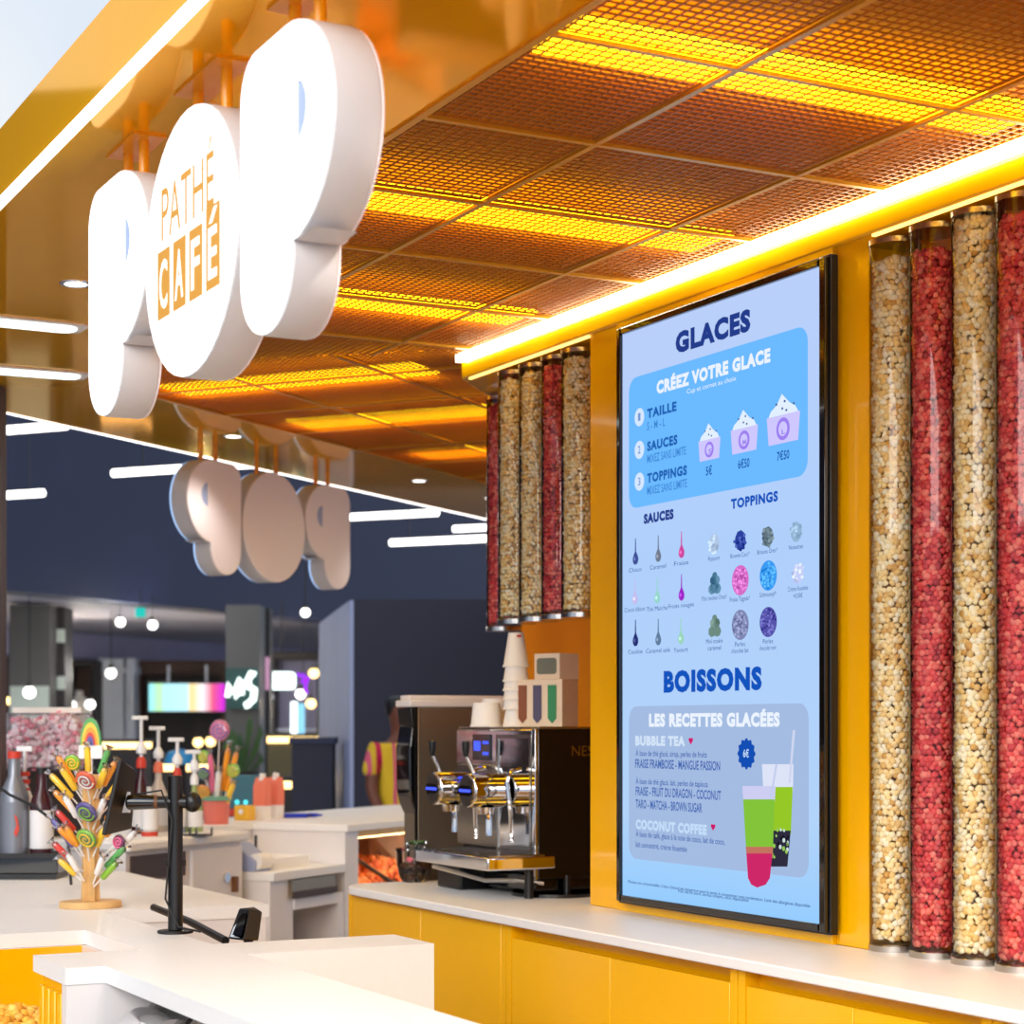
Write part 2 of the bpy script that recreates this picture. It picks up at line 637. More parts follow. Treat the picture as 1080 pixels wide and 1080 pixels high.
def lattice(parent, xs, ys, region, rz, toworld):
    """tiles between grid lines xs, ys (frame coords), cut to the region; rails on the lines"""
    for i in range(len(xs) - 1):
        for j in range(len(ys) - 1):
            g = 0.011
            rect = [(xs[i] + g, ys[j] + g), (xs[i] + g, ys[j + 1] - g), (xs[i + 1] - g, ys[j + 1] - g), (xs[i + 1] - g, ys[j] + g)]
            pl = clip_poly(rect, region)
            if len(pl) < 3 or parea(pl) < 0.004:
                continue
            cx, cy = (xs[i] + xs[i + 1]) / 2, (ys[j] + ys[j + 1]) / 2
            full = abs(parea(pl) - parea(rect)) < 1e-6
            key = (round(xs[i + 1] - xs[i], 4), round(ys[j + 1] - ys[j], 4), rz) if full else None
            if key in _TILE and key:
                me = _TILE[key]
            else:
                lp = [(p[0] - cx, p[1] - cy) for p in pl]
                mb = MB()
                for ax in (0, 1):
                    lo, hi = min(p[ax] for p in lp), max(p[ax] for p in lp)
                    k = math.ceil(lo / PITCH)
                    vals = [lo + BW] + [PITCH * q for q in range(k, math.floor(hi / PITCH) + 1)] + [hi - BW]
                    for t in vals:
                        sp = span(lp, ax, t)
                        if not sp or sp[1] - sp[0] < 0.004:
                            continue
                        if ax == 0: mb.box(t - BW / 2, t + BW / 2, sp[0], sp[1], 0, BH)
                        else: mb.box(sp[0], sp[1], t - BW / 2, t + BW / 2, 0, BH)
                me = bpy.data.meshes.new('ceiling_tile')
                me.from_pydata(mb.v, [], mb.f)
                me.materials.append(MATS['gold_lattice'])
                if key: _TILE[key] = me
            o = link('ceiling_tile', me, parent)
            w = toworld(cx, cy)
            o.location = (w.x, w.y, ZC + 0.004)
            o.rotation_euler = (0, 0, rz)
    for ax, vals in ((0, xs), (1, ys)):
        for t in vals:
            sp = span(region, ax, t + 1e-6)
            if not sp: continue
            a, b = (toworld(t, sp[0]), toworld(t, sp[1])) if ax == 0 else (toworld(sp[0], t), toworld(sp[1], t))
            o = bar('ceiling_rail', a, b, 0.016, ZC - 0.004 - 0.001 * ax, ZC + 0.004, 'gold_rail')
            o.parent = parent

def toA(p): return (p.x * cA + p.y * sA, -p.x * sA + p.y * cA)
def toB(p): return (p.x * cB + p.y * sB, -p.x * sB + p.y * cB)      # x = -n

regA_w = [WA(D_IN, 1.3), I1, SQ, SP, WA(D_WALL, 1.3)]
regB_w = [SQ, I2, WB(N_IN, 13.2), WB(1.6, 13.2), SP]
ca = MB()
poly_prism(ca, [WA(D_IN - .01, 0.6), I1 + Vector((-.02, 0, 0)), SQ, SP, WA(3.9, 7.2), WA(3.9, 0.6)], ZC + 0.085, ZC + 0.2)
ceilA = struct(ca.build('ceiling', 'plenum'), 'open-cell amber lattice ceiling over the menu wall side')
cb = MB()
poly_prism(cb, [SQ, I2, WB(N_IN, 13.2), WB(1.6, 13.2), SP], ZC + 0.085, ZC + 0.2)
ceilB = struct(cb.build('ceiling', 'plenum'), 'open-cell amber lattice ceiling over the far side')
lattice(ceilA, [D_IN - 0.13, 2.372, 2.965, 3.56], [3.49 + 0.608 * k for k in range(-4, 8)], [toA(p) for p in regA_w], TH, WA)
lattice(ceilB, [-4.97, -4.36, -3.74, -3.13, -2.52, -1.91], [6.26 + 0.605 * k for k in range(0, 12)], [toB(p) for p in regB_w], PH,
        lambda x, y: WB(-x, y))

# edge angle between lattice and soffit
for a, b in ((WA(D_IN, 0.6), I1), (I2, I3)):
    o = bar('ceiling_edge', a, b, 0.02, ZC - 0.006, ZC + 0.004, 'gold_rail')
    o.parent = ceilA if a.y < 5 else ceilB

def ceiling_lamp(p, q, w, label):
    t = bar('ceiling_strip_light', p, q, w, ZC + 0.014, ZC + 0.026, 'led_yellow')
    tag(t, label, 'ceiling light', 'yellow lights above the lattice ceiling')
for s0, lab in ((2.36, 'yellow strip light above the lattice nearest the front'), (3.53, 'widest yellow strip light above the lattice, beside the right popcorn tubes'),
                (4.84, 'yellow strip light above the lattice, second from the top of the photo'), (6.04, 'yellow strip light above the lattice over the left end of the menu wall')):
    ceiling_lamp(WA(D_IN + 0.05, s0), WA(3.2, s0), 0.22, lab)
for s0, n0, n1, lab in ((6.93, 4.8, 3.6, 'yellow strip light nearest the ceiling seam over the small sign letters'),
                        (7.95, 4.8, 2.9, 'yellow strip light behind the small middle sign letter'),
                        (9.06, 4.75, 2.6, 'yellow strip light left of the hanging red popcorn tube'),
                        (10.3, 4.75, 2.6, 'short yellow strip light farthest back beside the popcorn tubes')):
    ceiling_lamp(WB(n0, s0), WB(n1, s0), 0.24, lab)

# ---- menu wall
def a_obj(mb, name, m, bevel=0.0):
    return mb.build(name, m, None, (0, 0, 0), TH, bevel)

HB = CZ + 1.315
wall = struct(a_obj(MB().prism([(3.47, 0.8), (3.47, 4.2), (3.95, 4.2), (3.95, 5.68), (3.88, 5.68), (3.88, 7.33), (4.2, 7.33), (4.2, 0.8)], 0, ZC + 0.1), 'wall_right', 'orange_niche'),
              'orange-yellow niche wall behind the popcorn tubes')
hd = struct(a_obj(MB().prism([(D_WALL, 0.8), (3.9, 0.8), (3.9, 7.3), (3.62, 7.05), (D_WALL, 6.65)], HB, ZC - 0.001), 'trim_2', 'yellow', 0.006),
            'yellow header beam along the top of the menu wall')
s_r0, s_r1 = s_on_d(917, 3.275), s_on_d(877, 3.262)
s_l0, s_l1 = s_on_d(650, 3.262), s_on_d(621.5, 3.275)
for nm, a, b, dd, lab in (('trim_3', s_r0, s_r1, 3.278, 'yellow column between menu screen and right popcorn tubes'),
                          ('trim_4', s_r1, s_l0, 3.264, 'yellow panel behind the menu screen'),
                          ('trim_5', s_l0, s_l1, 3.278, 'yellow column between coffee machine and menu screen')):
    struct(a_obj(MB().box(dd, 3.96, a, b, ZT - 0.001, HB + 0.004), nm, 'yellow', 0.003), lab)
tag(bar('led_strip', WA(D_WALL - 0.012, 0.8), WA(D_WALL - 0.012, 6.65), 0.024, ZC - 0.031, ZC - 0.004, 'led_white'),
    'bright warm light line along the header beam above the menu screen', 'light strip')

emis('led_niche', (255, 206, 110), 2.6)
tag(bar('led_strip', WA(D_WALL + 0.012, 0.8), WA(D_WALL + 0.012, 4.18), 0.012, HB - 0.007, HB - 0.0005, 'led_niche'),
    'thin warm light line under the header beam over the standing popcorn tubes', 'light strip')
tag(bar('led_strip', WA(D_WALL + 0.012, 5.70), WA(D_WALL + 0.012, 6.6), 0.012, HB - 0.007, HB - 0.0005, 'led_niche'),
    'short warm light line under the header beam over the hanging popcorn tubes', 'light strip')

# ---- mall beyond
def b_obj(mb, name, m, bevel=0.0):
    return mb.build(name, m, None, (0, 0, 0), PH, bevel)

struct(b_obj(MB().box(-12.4, -12.0, -6, 34, 2.83, 6.2), 'wall_far', 'navy'), 'dark navy upper wall across the mall')
struct(b_obj(MB().box(-18, -12.4, -6, 40, 2.86, 3.0), 'ceiling', 'corridor'), 'grey corridor ceiling below the navy wall')
struct(b_obj(MB().box(-17.6, -17.0, -6, 40, 2.52, 2.858), 'trim_6', 'lavender'), 'lavender shop header across the mall')
struct(b_obj(MB().box(-21.2, -21.0, -6, 46, 0, 2.9), 'wall_back', 'shop_brown'), 'brown rear wall inside the far shops')
nv = MB().prism([(at(372, 700, 15).x, 15.0), (3.2, 15.0), (3.2, 18.6), (at(338, 700, 18.3).x + .02, 18.3)], 0, CZ + (HOR - 632) / FPX * 15)
struct(nv.build('wall_left', 'navy_dark'), 'dark navy mall wall behind the coffee machine')
p0, p1 = Vector((at(372, 700, 15).x - .006, 14.98, 0)), Vector((at(338, 700, 18.3).x, 18.3, 0))
struct(bar('trim_7', p0, p1, 0.03, 0, CZ + (HOR - 632) / FPX * 15 - .01, 'bluegrey'), 'pale blue-grey end face of the navy wall')

# ---- soffit downlights, and glowing bars that stand for reflections
def downlight(px, py, label, watts=13):
    p = onz(px, py, ZC)
    t = thing('downlight', label, 'downlight', (p.x, p.y, ZC), 0, 'round downlights in the yellow soffit')
    MB().lathe([(0.036, -0.003), (0.05, -0.004), (0.052, 0.0), (0.036, 0.0)], 20).build('trim_ring', 'chrome', t)
    MB().lathe([(0.036, -0.0035), (0.02, -0.0045), (0.0, -0.005)], 20).build('lens', 'lamp_white', t)
    l = bpy.data.lights.new('downlight_beam', 'SPOT')
    l.energy = watts
    l.spot_size = math.radians(110)
    l.spot_blend = 0.6
    l.color = (1.0, 0.95, 0.88)
    l.shadow_soft_size = 0.05
    lo = bpy.data.objects.new('lamp', l)
    COL.objects.link(lo)
    lo.parent = t
    lo.location = (0, 0, -0.03)
downlight(80, 299, 'round downlight left of the large left letter P')
downlight(120, 430, 'round downlight just below the large left letter P')
downlight(246, 460, 'round downlight between the small letters and their reflections')
downlight(442, 507, 'round downlight in the far soffit, right of the small letters')
downlight(518, 525, 'round downlight in the far soffit beside the hanging red popcorn tube')
downlight(620, -60, 'round downlight in the front soffit above the large right letter P', 60)
downlight(560, -190, 'round downlight in the front soffit nearest the camera', 60)

def soffit_glint(p0, p1, lab):  # glowing bar imitating a white reflection in the glossy soffit, not a fitting
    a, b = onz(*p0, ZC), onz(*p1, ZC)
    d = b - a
    t = thing('painted_reflection', lab, 'ceiling light', (a.x, a.y, ZC), math.atan2(-d.x, d.y), 'glowing bars standing for soffit reflections')
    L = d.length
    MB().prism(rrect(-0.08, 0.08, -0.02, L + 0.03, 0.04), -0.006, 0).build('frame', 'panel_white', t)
    MB().prism(rrect(-0.058, 0.058, 0.0, L, 0.05), -0.011, -0.0061).build('glint_face', 'reflection_glow', t)
soffit_glint((-20, 336), (80, 346), 'upper long white reflection on the yellow soffit at the left edge, made as a glowing bar')
soffit_glint((-20, 388), (84, 396), 'lower long white reflection on the yellow soffit at the left edge, made as a glowing bar')

# ================================================================== SIGN LETTERS
LH = 0.56
def p_outline(w=0.475, h=LH):
    """letter P, x to the reader's right, y up: round bowl, short fat leg"""
    pts = []
    def arc(cx, cy, rx, ry, a0, a1, n=14):
        for i in range(n + 1):
            a = math.radians(a0 + (a1 - a0) * i / n)
            pts.append((cx + rx * math.cos(a), cy + ry * math.sin(a)))
    arc(0.085, h - 0.085, 0.085, 0.085, 180, 90, 8)
    arc(w - 0.225, h - 0.205, 0.225, 0.205, 90, -90, 22)           # bowl
    pts.append((0.27, h - 0.41))
    arc(0.135, 0.125, 0.135, 0.125, 0, -180, 18)                     # foot
    return pts
def p_hole(h=LH):
    x, y0, y1 = 0.295, h - 0.235, h - 0.115
    return [(x, y0)] + [(x + 0.062 * math.sin(math.radians(a)), (y0 + y1) / 2 - (y1 - y0) / 2 * math.cos(math.radians(a))) for a in range(12, 180, 12)] + [(x, y1)]
def o_outline():
    return oval(0.30, LH / 2, 0.303, 0.285, 40)

SHAPES = {'P': ([p_outline(), p_hole()], 0.475), 'O': ([o_outline()], 0.606)}
FACE = {}
for k, (ol, w) in SHAPES.items():
    FACE[k] = (curve_mesh('letter_body', ol, 0.092, 0.004, 'letter_white'), curve_mesh('letter_face', ol, 0.008, 0.002, 'sign_face'),
               curve_mesh('letter_glow', ol, 0.008, 0.002, 'sign_back_glow'), curve_mesh('letter_back', ol, 0.006, 0.002, 'letter_pink'))

HOLE = curve_mesh('hole_panel', [p_hole()], 0.094, 0.001, 'hole_blue')

def sign_letter(ch, loc, rz, label, far):
    """local x = reader's right, y into the letter, z up"""
    t = thing('sign_letter', label, 'sign letter', loc, rz, 'small sign letters' if far else 'large sign letters')
    body, face, glow, back = FACE[ch]
    w = SHAPES[ch][1]
    for nm, me, y in (('letter_body', body, 0.054), ('letter_face', glow if far else face, 0.004), ('back_plate', back, 0.103)):
        o = link(nm, me, t, (0, y, 0))
        o.rotation_euler = (math.pi / 2, 0, 0)
    if ch == 'P':
        o = link('hole_panel', HOLE, t, (0, 0.054, 0))
        o.rotation_euler = (math.pi / 2, 0, 0)
    xs = (0.16, 0.29) if ch == 'P' else (0.21, 0.40)
    top = ZC - loc[2]
    for x in xs:
        MB().cyl((x, 0.055, LH - 0.03), (x, 0.055, top), 0.0125, n=12).build('hanger_rod', 'orange_paint', t)
    if not far:
        MB().box(xs[0] - 0.05, xs[1] + 0.05, 0.015, 0.095, top - 0.006, top).build('mounting_plate', 'orange_paint', t)
    return t

ZL = CZ + 0.768
DF = 1.338
# front sign: reads towards the camera -> local x = -s direction
RF = TH - math.pi / 2
for ch, s1, lab in (('P', 4.856, 'large white lit letter P at the far left of the front sign'),
                    ('O', 4.372, 'large white lit round letter O bearing orange cafe lettering'),
                    ('P', 3.735, 'largest white lit letter P, nearest the camera')):
    w = WA(DF, s1)
    t = sign_letter(ch, (w.x, w.y, ZL), RF, lab, False)
    if ch == 'O':
        O_sign = t
RB = PH + math.pi / 2
for ch, s0, lab in (('P', 8.46, 'small letter P seen from behind, left of the three'),
                    ('O', 9.085, 'small round letter O seen from behind, middle of the three'),
                    ('P', 9.575, 'small letter P seen from behind, right of the three')):
    w = WB(5.56, s0 - (SHAPES[ch][1]))
    # reads from outside: local x runs along +s reversed
    w = WB(5.56, s0)
    sign_letter(ch, (w.x, w.y, ZL), PH + math.pi + math.pi / 2, lab, True)

def o_text(mb, body, s0, s1, h0, h1, y, bold=0.0):
    """lettering on the O's face: wall-frame s from s0 (left) to s1 (right), heights above the eye"""
    v, f = text_geo(body, bold)
    mb.add([(4.372 - (s0 + (s1 - s0) * a), y, CZ + h0 + (h1 - h0) * b - ZL) for a, b, _ in v], f)
mb = MB()
o_text(mb, 'PATHÉ', 4.250, 3.893, 1.088, 1.205, -0.0012, 0.0)
wl_mb = MB()
for i, ch in enumerate('CAFÉ'):
    a = 4.278 - i * 0.1115
    x0, x1 = 4.372 - a, 4.372 - a + 0.085
    z0, z1 = CZ + 0.915 - ZL, CZ + (1.066 if ch != 'É' else 1.088) - ZL
    tile_mb = MB(); tile_mb.box(x0, x1, -0.0012, 0.0, z0, z1)
    wl_mb = MB()
    o_text(wl_mb, ch.replace('É', 'E'), a - 0.014, a - 0.071, 0.938, 1.043, -0.0018, 0.02)
    tile_mb.build('letter_tile', 'sign_orange', O_sign)
    if ch == 'É':
        wl_mb.prism([(x0 + .02, z1 - 0.036), (x0 + .04, z1 - 0.036), (x0 + .072, z1 - 0.006), (x0 + .05, z1 - 0.006)], -0.0018, -0.0012, 'y')
    wl_mb.build('tile_letter', 'sign_face', O_sign)
mb.build('name_lettering', 'sign_orange', O_sign)

# ================================================================== MENU SCREEN
DS = 3.236
sc_r, sc_l = s_on_d(876, DS), s_on_d(652.5, DS)
sc_t, sc_b = z_on_d(652.5, 346, DS), z_on_d(652.5, 952, DS)
wS = WA(DS, sc_l, sc_b)
# local x = to the reader's right (towards the camera), y = into the wall, z up; origin lower left corner
screen = thing('menu_screen', 'tall black-framed digital menu screen showing glaces and boissons', 'screen', wS, RF)
SW, SH = sc_l - sc_r, sc_t - sc_b
MB().box(0, SW, 0.0, 0.0265, 0, SH).build('housing', 'black', screen, bevel=0.003)
bz = MB()
bw = 0.028
for x0, x1, z0, z1 in ((0, bw, 0, SH), (SW - bw * 1.5, SW, 0, SH), (bw, SW - bw * 1.5, 0, bw), (bw, SW - bw * 1.5, SH - bw, SH)):
    bz.box(x0 + .008, x1 - .008 if x1 == SW else x1, -0.014, 0.0, z0 + .008 if z0 == 0 else z0, z1 - .008 if z1 == SH else z1)
bz.build('bezel', 'black_gloss', screen, bevel=0.002)

def scr(px, py):
    """photo position -> screen coordinates (x right, z up)"""
    return sc_l - s_on_d(px, DS - 0.002), z_on_d(px, py, DS - 0.002) - sc_b

SE = 1.0
LAYERS = {}
def smat(rgb):
    nm = 'screen_%d_%d_%d' % rgb
    if nm not in MATS:
        emis(nm, rgb, SE)
    return nm
def layer(part, rgb):
    k = (part, rgb)
    if k not in LAYERS:
        LAYERS[k] = MB()
    return LAYERS[k]
def flat(part, rgb, pts, lev):
    layer(part, rgb).prism(pts, -0.002 - 0.0006 * lev, -0.0019 - 0.0006 * (lev - 1), 'y')
def words(body, px0, px1, py, hpx, rgb, bold=0.0, lev=3, part='menu_text'):
    x0, z0 = scr(px0, py)
    x1, _ = scr(px1, py)
    _, z1 = scr(px0, py - hpx)
    v, f = text_geo(body, bold)
    y = -0.002 - 0.0006 * lev
    layer(part, rgb).add([(x0 + (x1 - x0) * a, y, z0 + (z1 - z0) * b) for a, b, _ in v], f)
def spot(part, rgb, px, py, rpx, lev, sy=1.0, n=24):
    """round mark: radius given as its height in photo pixels"""
    x, z = scr(px, py)
    _, z1 = scr(px, py - rpx)
    r = z1 - z
    flat(part, rgb, oval(x, z, r, r * sy, n), lev)

# lit display with its pale blue gradient
me = bpy.data.materials.new('display_glow')
me.use_nodes = True
nt = me.node_tree
nt.nodes.clear()
tc = nt.nodes.new('ShaderNodeTexCoord')
sp = nt.nodes.new('ShaderNodeSeparateXYZ')
rp = nt.nodes.new('ShaderNodeValToRGB')
for i, (pos, c) in enumerate(((0.0, (150, 205, 255)), (0.15, (178, 212, 250)), (0.6, (176, 208, 252)), (1.0, (186, 208, 250)))):
    if i >= 2: rp.color_ramp.elements.new(pos)
    rp.color_ramp.elements[i].position = pos
    rp.color_ramp.elements[i].color = lin(c) + (1,)
em = nt.nodes.new('ShaderNodeEmission')
em.inputs['Strength'].default_value = SE
ou = nt.nodes.new('ShaderNodeOutputMaterial')
nt.links.new(tc.outputs['Generated'], sp.inputs[0])
nt.links.new(sp.outputs['Z'], rp.inputs['Fac'])
nt.links.new(rp.outputs['Color'], em.inputs['Color'])
nt.links.new(em.outputs[0], ou.inputs[0])
MATS['display_glow'] = me
MB().box(bw - .002, SW - bw * 1.5 + .002, -0.002, -0.0005, bw - .002, SH - bw + .002).build('display', 'display_glow', screen)

NAVY, BLUE, WHITE, CARD1, CARD2 = (36, 60, 140), (20, 84, 190), (236, 244, 255), (108, 186, 255), (164, 188, 226)
TXT2 = (30, 96, 180)
def card(part, rgb, a, b, r, lev):
    x0, z1 = scr(*a)
    _, z0 = scr(a[0], b[1])
    x1, _ = scr(b[0], 600)
    flat(part, rgb, rrect(x0, x1, z0, z1, r), lev)
card('menu_card', CARD1, (663.5, 400), (852, 537), 0.045, 1)
# brighter middle of the blue card is a lit image on the screen
card('menu_card', CARD2, (663.5, 745), (853, 905), 0.045, 1)
words('GLACES', 713, 792, 372, 19.5, NAVY, 0.06)
words('CRÉEZ VOTRE GLACE', 693, 813, 415, 12, WHITE, 0.06)
words('Cup et cornet au choix', 725, 777, 415.5, 5, WHITE, 0.0)
for i, (y, t1, t2, r) in enumerate(((441, 'TAILLE', 'S - M - L', 702), (475.5, 'SAUCES', 'MIXEZ SANS LIMITE', 724), (509, 'TOPPINGS', 'MIXEZ SANS LIMITE', 725))):
    spot('menu_badge', (214, 232, 255), 674.6, y - 1, 9.5, 2)
    words(str(i + 1), 673.4, 676, y + 3, 8, (120, 150, 210), 0.02)
    words(t1, 683, (714, 715, 725)[i], y, 9, TXT2, 0.05)
    words(t2, 683, r, y + 13, 8.5, (60, 134, 214), 0.01)
# three ice cream cups
for (x0, x1, yt, yb, xc, ya, price, pa, pb, py) in ((737, 760, 466, 487.5, 749.6, 446, '5€', 745, 751.5, 501.5), (771, 799.6, 454.5, 480, 785.6, 432, '6€50', 779, 791, 494.5),
                                              (809, 844, 441.5, 471, 826.8, 415, '7€50', 820, 833, 486)):
    ax, az = scr(x0, yt)
    bx, _ = scr(x1, yt)
    _, z0 = scr(x0, yb)
    w = bx - ax
    flat('menu_picture', (206, 200, 255), [(ax, az), (bx, az), (bx - w * .06, z0), (ax + w * .06, z0)], 2)
    cx, cz = scr(xc, ya)
    hh = cz - az
    sw = [(ax + w * .06, az), (ax + w * .12, az + hh * .25), (ax + w * .26, az + hh * .45), (ax + w * .34, az + hh * .62), (ax + w * .46, az + hh), (ax + w * .6, az + hh * .7),
          (ax + w * .7, az + hh * .5), (ax + w * .86, az + hh * .3), (ax + w * .95, az)]
    flat('menu_picture', (226, 240, 255), sw, 2)
    for fx, fz in ((.3, .55), (.48, .3), (.6, .18), (.82, .42), (.55, .62)):
        flat('menu_picture', (70, 100, 160), oval(ax + w * fx, az + hh * fz, w * .03, w * .022, 8), 3)
    m = (az + z0) / 2
    flat('menu_picture', (158, 128, 240), oval(ax + w * .5, m, w * .2, w * .2), 3)
    flat('menu_picture', (206, 200, 255), oval(ax + w * .5, m, w * .13, w * .13), 4)
    words({'5€': 'S', '6€50': 'M', '7€50': 'L'}[price], xc - 1.6, xc + 2.2, (yt + yb) / 2 + 2, 5, (158, 128, 240), 0.02, 5)
    words(price, pa, pb, py, 9, TXT2, 0.02)
words('SAUCES', 679.5, 711, 552, 9, NAVY, 0.065)
words('TOPPINGS', 771.5, 821, 536.5, 9.5, BLUE, 0.05)
sauces = [((670.5, 590), (64, 80, 150), 'Choco'), ((694.5, 587), (112, 122, 140), 'Caramel'), ((719, 583), (206, 74, 160), 'Fraise'),
          ((670, 632), (196, 190, 240), 'Coco blanc'), ((693.5, 631), (152, 214, 206), 'Thé Matcha'), ((719, 628), (158, 40, 200), 'Fruits rouges'),
          ((670.5, 676), (36, 48, 116), 'Cookie'), ((694.5, 675), (96, 124, 156), 'Caramel salé'), ((718.5, 674), (156, 214, 190), 'Yaourt')]
for (x, y), c, nm in sauces:
    X, Z = scr(x, y)
    r = scr(x, y - 5.6)[1] - Z
    drop = [(X + r * 1.0 * math.cos(math.radians(a)), Z + r * math.sin(math.radians(a))) for a in range(140, 401, 20)]
    drop += [(X + r * .2, Z + r * 1.5), (X + r * .1, Z + r * 4.0), (X - r * .1, Z + r * 4.0), (X - r * .2, Z + r * 1.5)]
    flat('menu_picture', c, drop, 2)
    flat('menu_picture', tuple(min(255, q + 50) for q in c), oval(X - r * .3, Z + r * .1, r * .35, r * .35, 10), 3)
    w = 2.1 * len(nm) ** .8 + 1
    words(nm, x - w / 1.3, x + w / 1.3, y + 14, 4.6, (58, 92, 160), 0.0)
tops = [((753.5, 573), (176, 200, 230), 0, 'Popcorn'), ((781, 570), (44, 66, 158), 1, 'Brownie Coco*'), ((810, 566), (98, 118, 130), 1, 'Brisures Oreo*'), ((840, 561), (150, 182, 214), 1, 'Noisettes'),
        ((754, 615), (74, 120, 150), 2, 'Mini cookies Oreo*'), ((781, 612), (214, 110, 200), 3, 'Fraise Tagada*'), ((810.5, 607), (60, 156, 244), 3, 'Schtroumpf*'), ((842, 605), (196, 206, 250), 0, 'Crème fouettée'),
        ((754, 660), (110, 140, 130), 2, 'Mini cookie'), ((781, 659), (128, 136, 180), 3, 'Perles'), ((810.5, 656), (86, 84, 170), 3, 'Perles')]
rr = random.Random(3)
for (x, y), c, kind, nm in tops:
    X, Z = scr(x, y)
    u = scr(x, y - 1)[1] - Z
    def sh(k): return tuple(max(0, min(255, int(q + k))) for q in c)
    if kind == 3:
        flat('menu_picture', c, oval(X, Z, 15.5 * u, 16 * u, 26), 2)
        for _ in range(46):
            a, q = rr.uniform(0, 6.28), math.sqrt(rr.random()) * 13.5 * u
            flat('menu_picture', sh(rr.choice((-34, 30, 44))), oval(X + q * math.cos(a), Z + q * math.sin(a), 1.9 * u, 1.5 * u, 6), 3)
    elif kind == 2:
        for a, b, q in ((-5, -6, 6), (5, -6, 6), (0, -4, 7), (-3, 3, 5), (4, 3, 5), (0, 8, 4)):
            flat('menu_picture', sh(rr.choice((-24, 0, 26))), oval(X + a * u, Z + b * u, q * u * 1.2, q * u, 7), 2)
    else:
        flat('menu_picture', c, oval(X, Z, 10 * u, 11 * u, 9), 2)
        for _ in range(16):
            a, q = rr.uniform(0, 6.28), math.sqrt(rr.random()) * 10.5 * u
            flat('menu_picture', sh(rr.choice((-26, -12, 24, 40))), oval(X + q * math.cos(a), Z + q * math.sin(a), 2.6 * u, 2 * u, 6), 3)
    w = 1.5 * len(nm) ** .9 + 1
    words(nm, x - w / 1.6, x + w / 1.6, y + (19 if kind != 3 else 23), 4.8, (58, 92, 160), 0.0)
    if nm == 'Crème fouettée': words('+0,50€', x - 5, x + 5, y + 26, 4.8, (58, 92, 160), 0.0)
    if nm == 'Perles': words('chocolat lait' if x < 800 else 'chocolat noir', x - 9, x + 9, y + 30, 4.8, (58, 92, 160), 0.0)
    if nm == 'Mini cookie': words('caramel', x - 7, x + 7, y + 26, 4.8, (58, 92, 160), 0.0)
words('BOISSONS', 700.5, 804, 729, 20, BLUE, 0.06)
words('LES RECETTES GLACÉES', 685, 823, 765.5, 12, WHITE, 0.06)
words('BUBBLE TEA', 670.5, 723, 785.5, 9, (212, 228, 248), 0.06)
words('À base de thé glacé, sirop, perles de fruits', 671, 746, 797, 5.8, (70, 104, 178), 0.01)
words('FRAISE FRAMBOISE - MANGUE PASSION', 670.5, 760, 809.5, 9, (70, 104, 178), 0.02)
words('À base de thé glacé, lait, perles de tapioca', 671, 747, 826.5, 5.8, (70, 104, 178), 0.01)
words('FRAISE - FRUIT DU DRAGON - COCONUT', 671, 761, 838.5, 9, (70, 104, 178), 0.02)
words('TARO - MATCHA - BROWN SUGAR', 671, 741, 852, 9, (70, 104, 178), 0.02)
words('COCONUT COFFEE', 671, 746, 873.5, 9, (196, 222, 250), 0.06)
words('À base de café, glace à la noix de coco, lait de coco,', 671, 765, 882, 5.8, (70, 104, 178), 0.01)
words('lait concentré, crème fouettée', 671, 725, 893, 5.8, (70, 104, 178), 0.01)
words("Photos non contractuelles. L'abus d'alcool est dangereux pour la santé, à consommer avec modération. Liste des allergènes disponible", 663, 855, 931, 3, (50, 84, 150), 0.01)
words('Prix nets en euros, service compris, selon disponibilité', 716, 790, 941, 3, (50, 84, 150), 0.01)
for hx, hy in ((729, 781), (752.5, 872)):
    X, Z = scr(hx, hy)
    u = scr(hx, hy - 1)[1] - Z
    flat('menu_picture', (206, 26, 110), [(X + u * 4.2 * 1.0 * math.sin(t) ** 3, Z + u * 3.4 * (math.cos(t) - .38 * math.cos(2 * t) - .13 * math.cos(3 * t))) for t in [k * math.pi / 10 for k in range(20)]], 3)
X, Z = scr(787.5, 795)
u = scr(787.5, 794)[1] - Z
flat('menu_badge', (18, 78, 180), [(X + u * (15.5 + 1.2 * math.cos(12 * t)) * math.cos(t), Z + u * (15.5 + 1.2 * math.cos(12 * t)) * math.sin(t)) for t in [k * math.pi / 48 for k in range(96)]], 2)
words('6€', 784.5, 790.5, 798.5, 8, (200, 226, 255), 0.02, 4)
# two pictured bubble teas
def glass_band(x0t, x1t, yt, x0b, x1b, yb, rgb, lev):
    flat('menu_picture', rgb, [scr(x0t, yt), scr(x1t, yt), scr(x1b, yb), scr(x0b, yb)], lev)
glass_band(804, 837, 806, 805.5, 836.5, 836, (222, 228, 248), 2)
glass_band(805.5, 836.5, 830, 808, 834.5, 880, (150, 200, 40), 3)
glass_band(808, 834.5, 876, 811, 831, 914, (46, 44, 62), 4)
for k in range(26):
    a, b = rr.uniform(809, 833), rr.uniform(874, 904)
    spot('menu_picture', rr.choice(((22, 20, 34), (150, 200, 90), (206, 226, 220))), a, b, rr.uniform(1.4, 2.6), 5, 1, 8)
flat('menu_picture', (206, 214, 240), [scr(837, 770), scr(839.5, 770), scr(834.5, 826), scr(832.5, 826)], 5)
glass_band(784, 819, 829, 785, 818, 845, (206, 206, 242), 6)
glass_band(785, 818, 843, 788.5, 816, 902, (132, 196, 58), 7)
glass_band(788, 816.4, 893, 789, 815.8, 905, (196, 116, 96), 8)
flat('menu_picture', (206, 40, 104), [scr(788.8, 900), scr(816, 900), scr(813.5, 926), scr(809, 933), scr(800, 936), scr(794, 933), scr(790.5, 926)], 9)
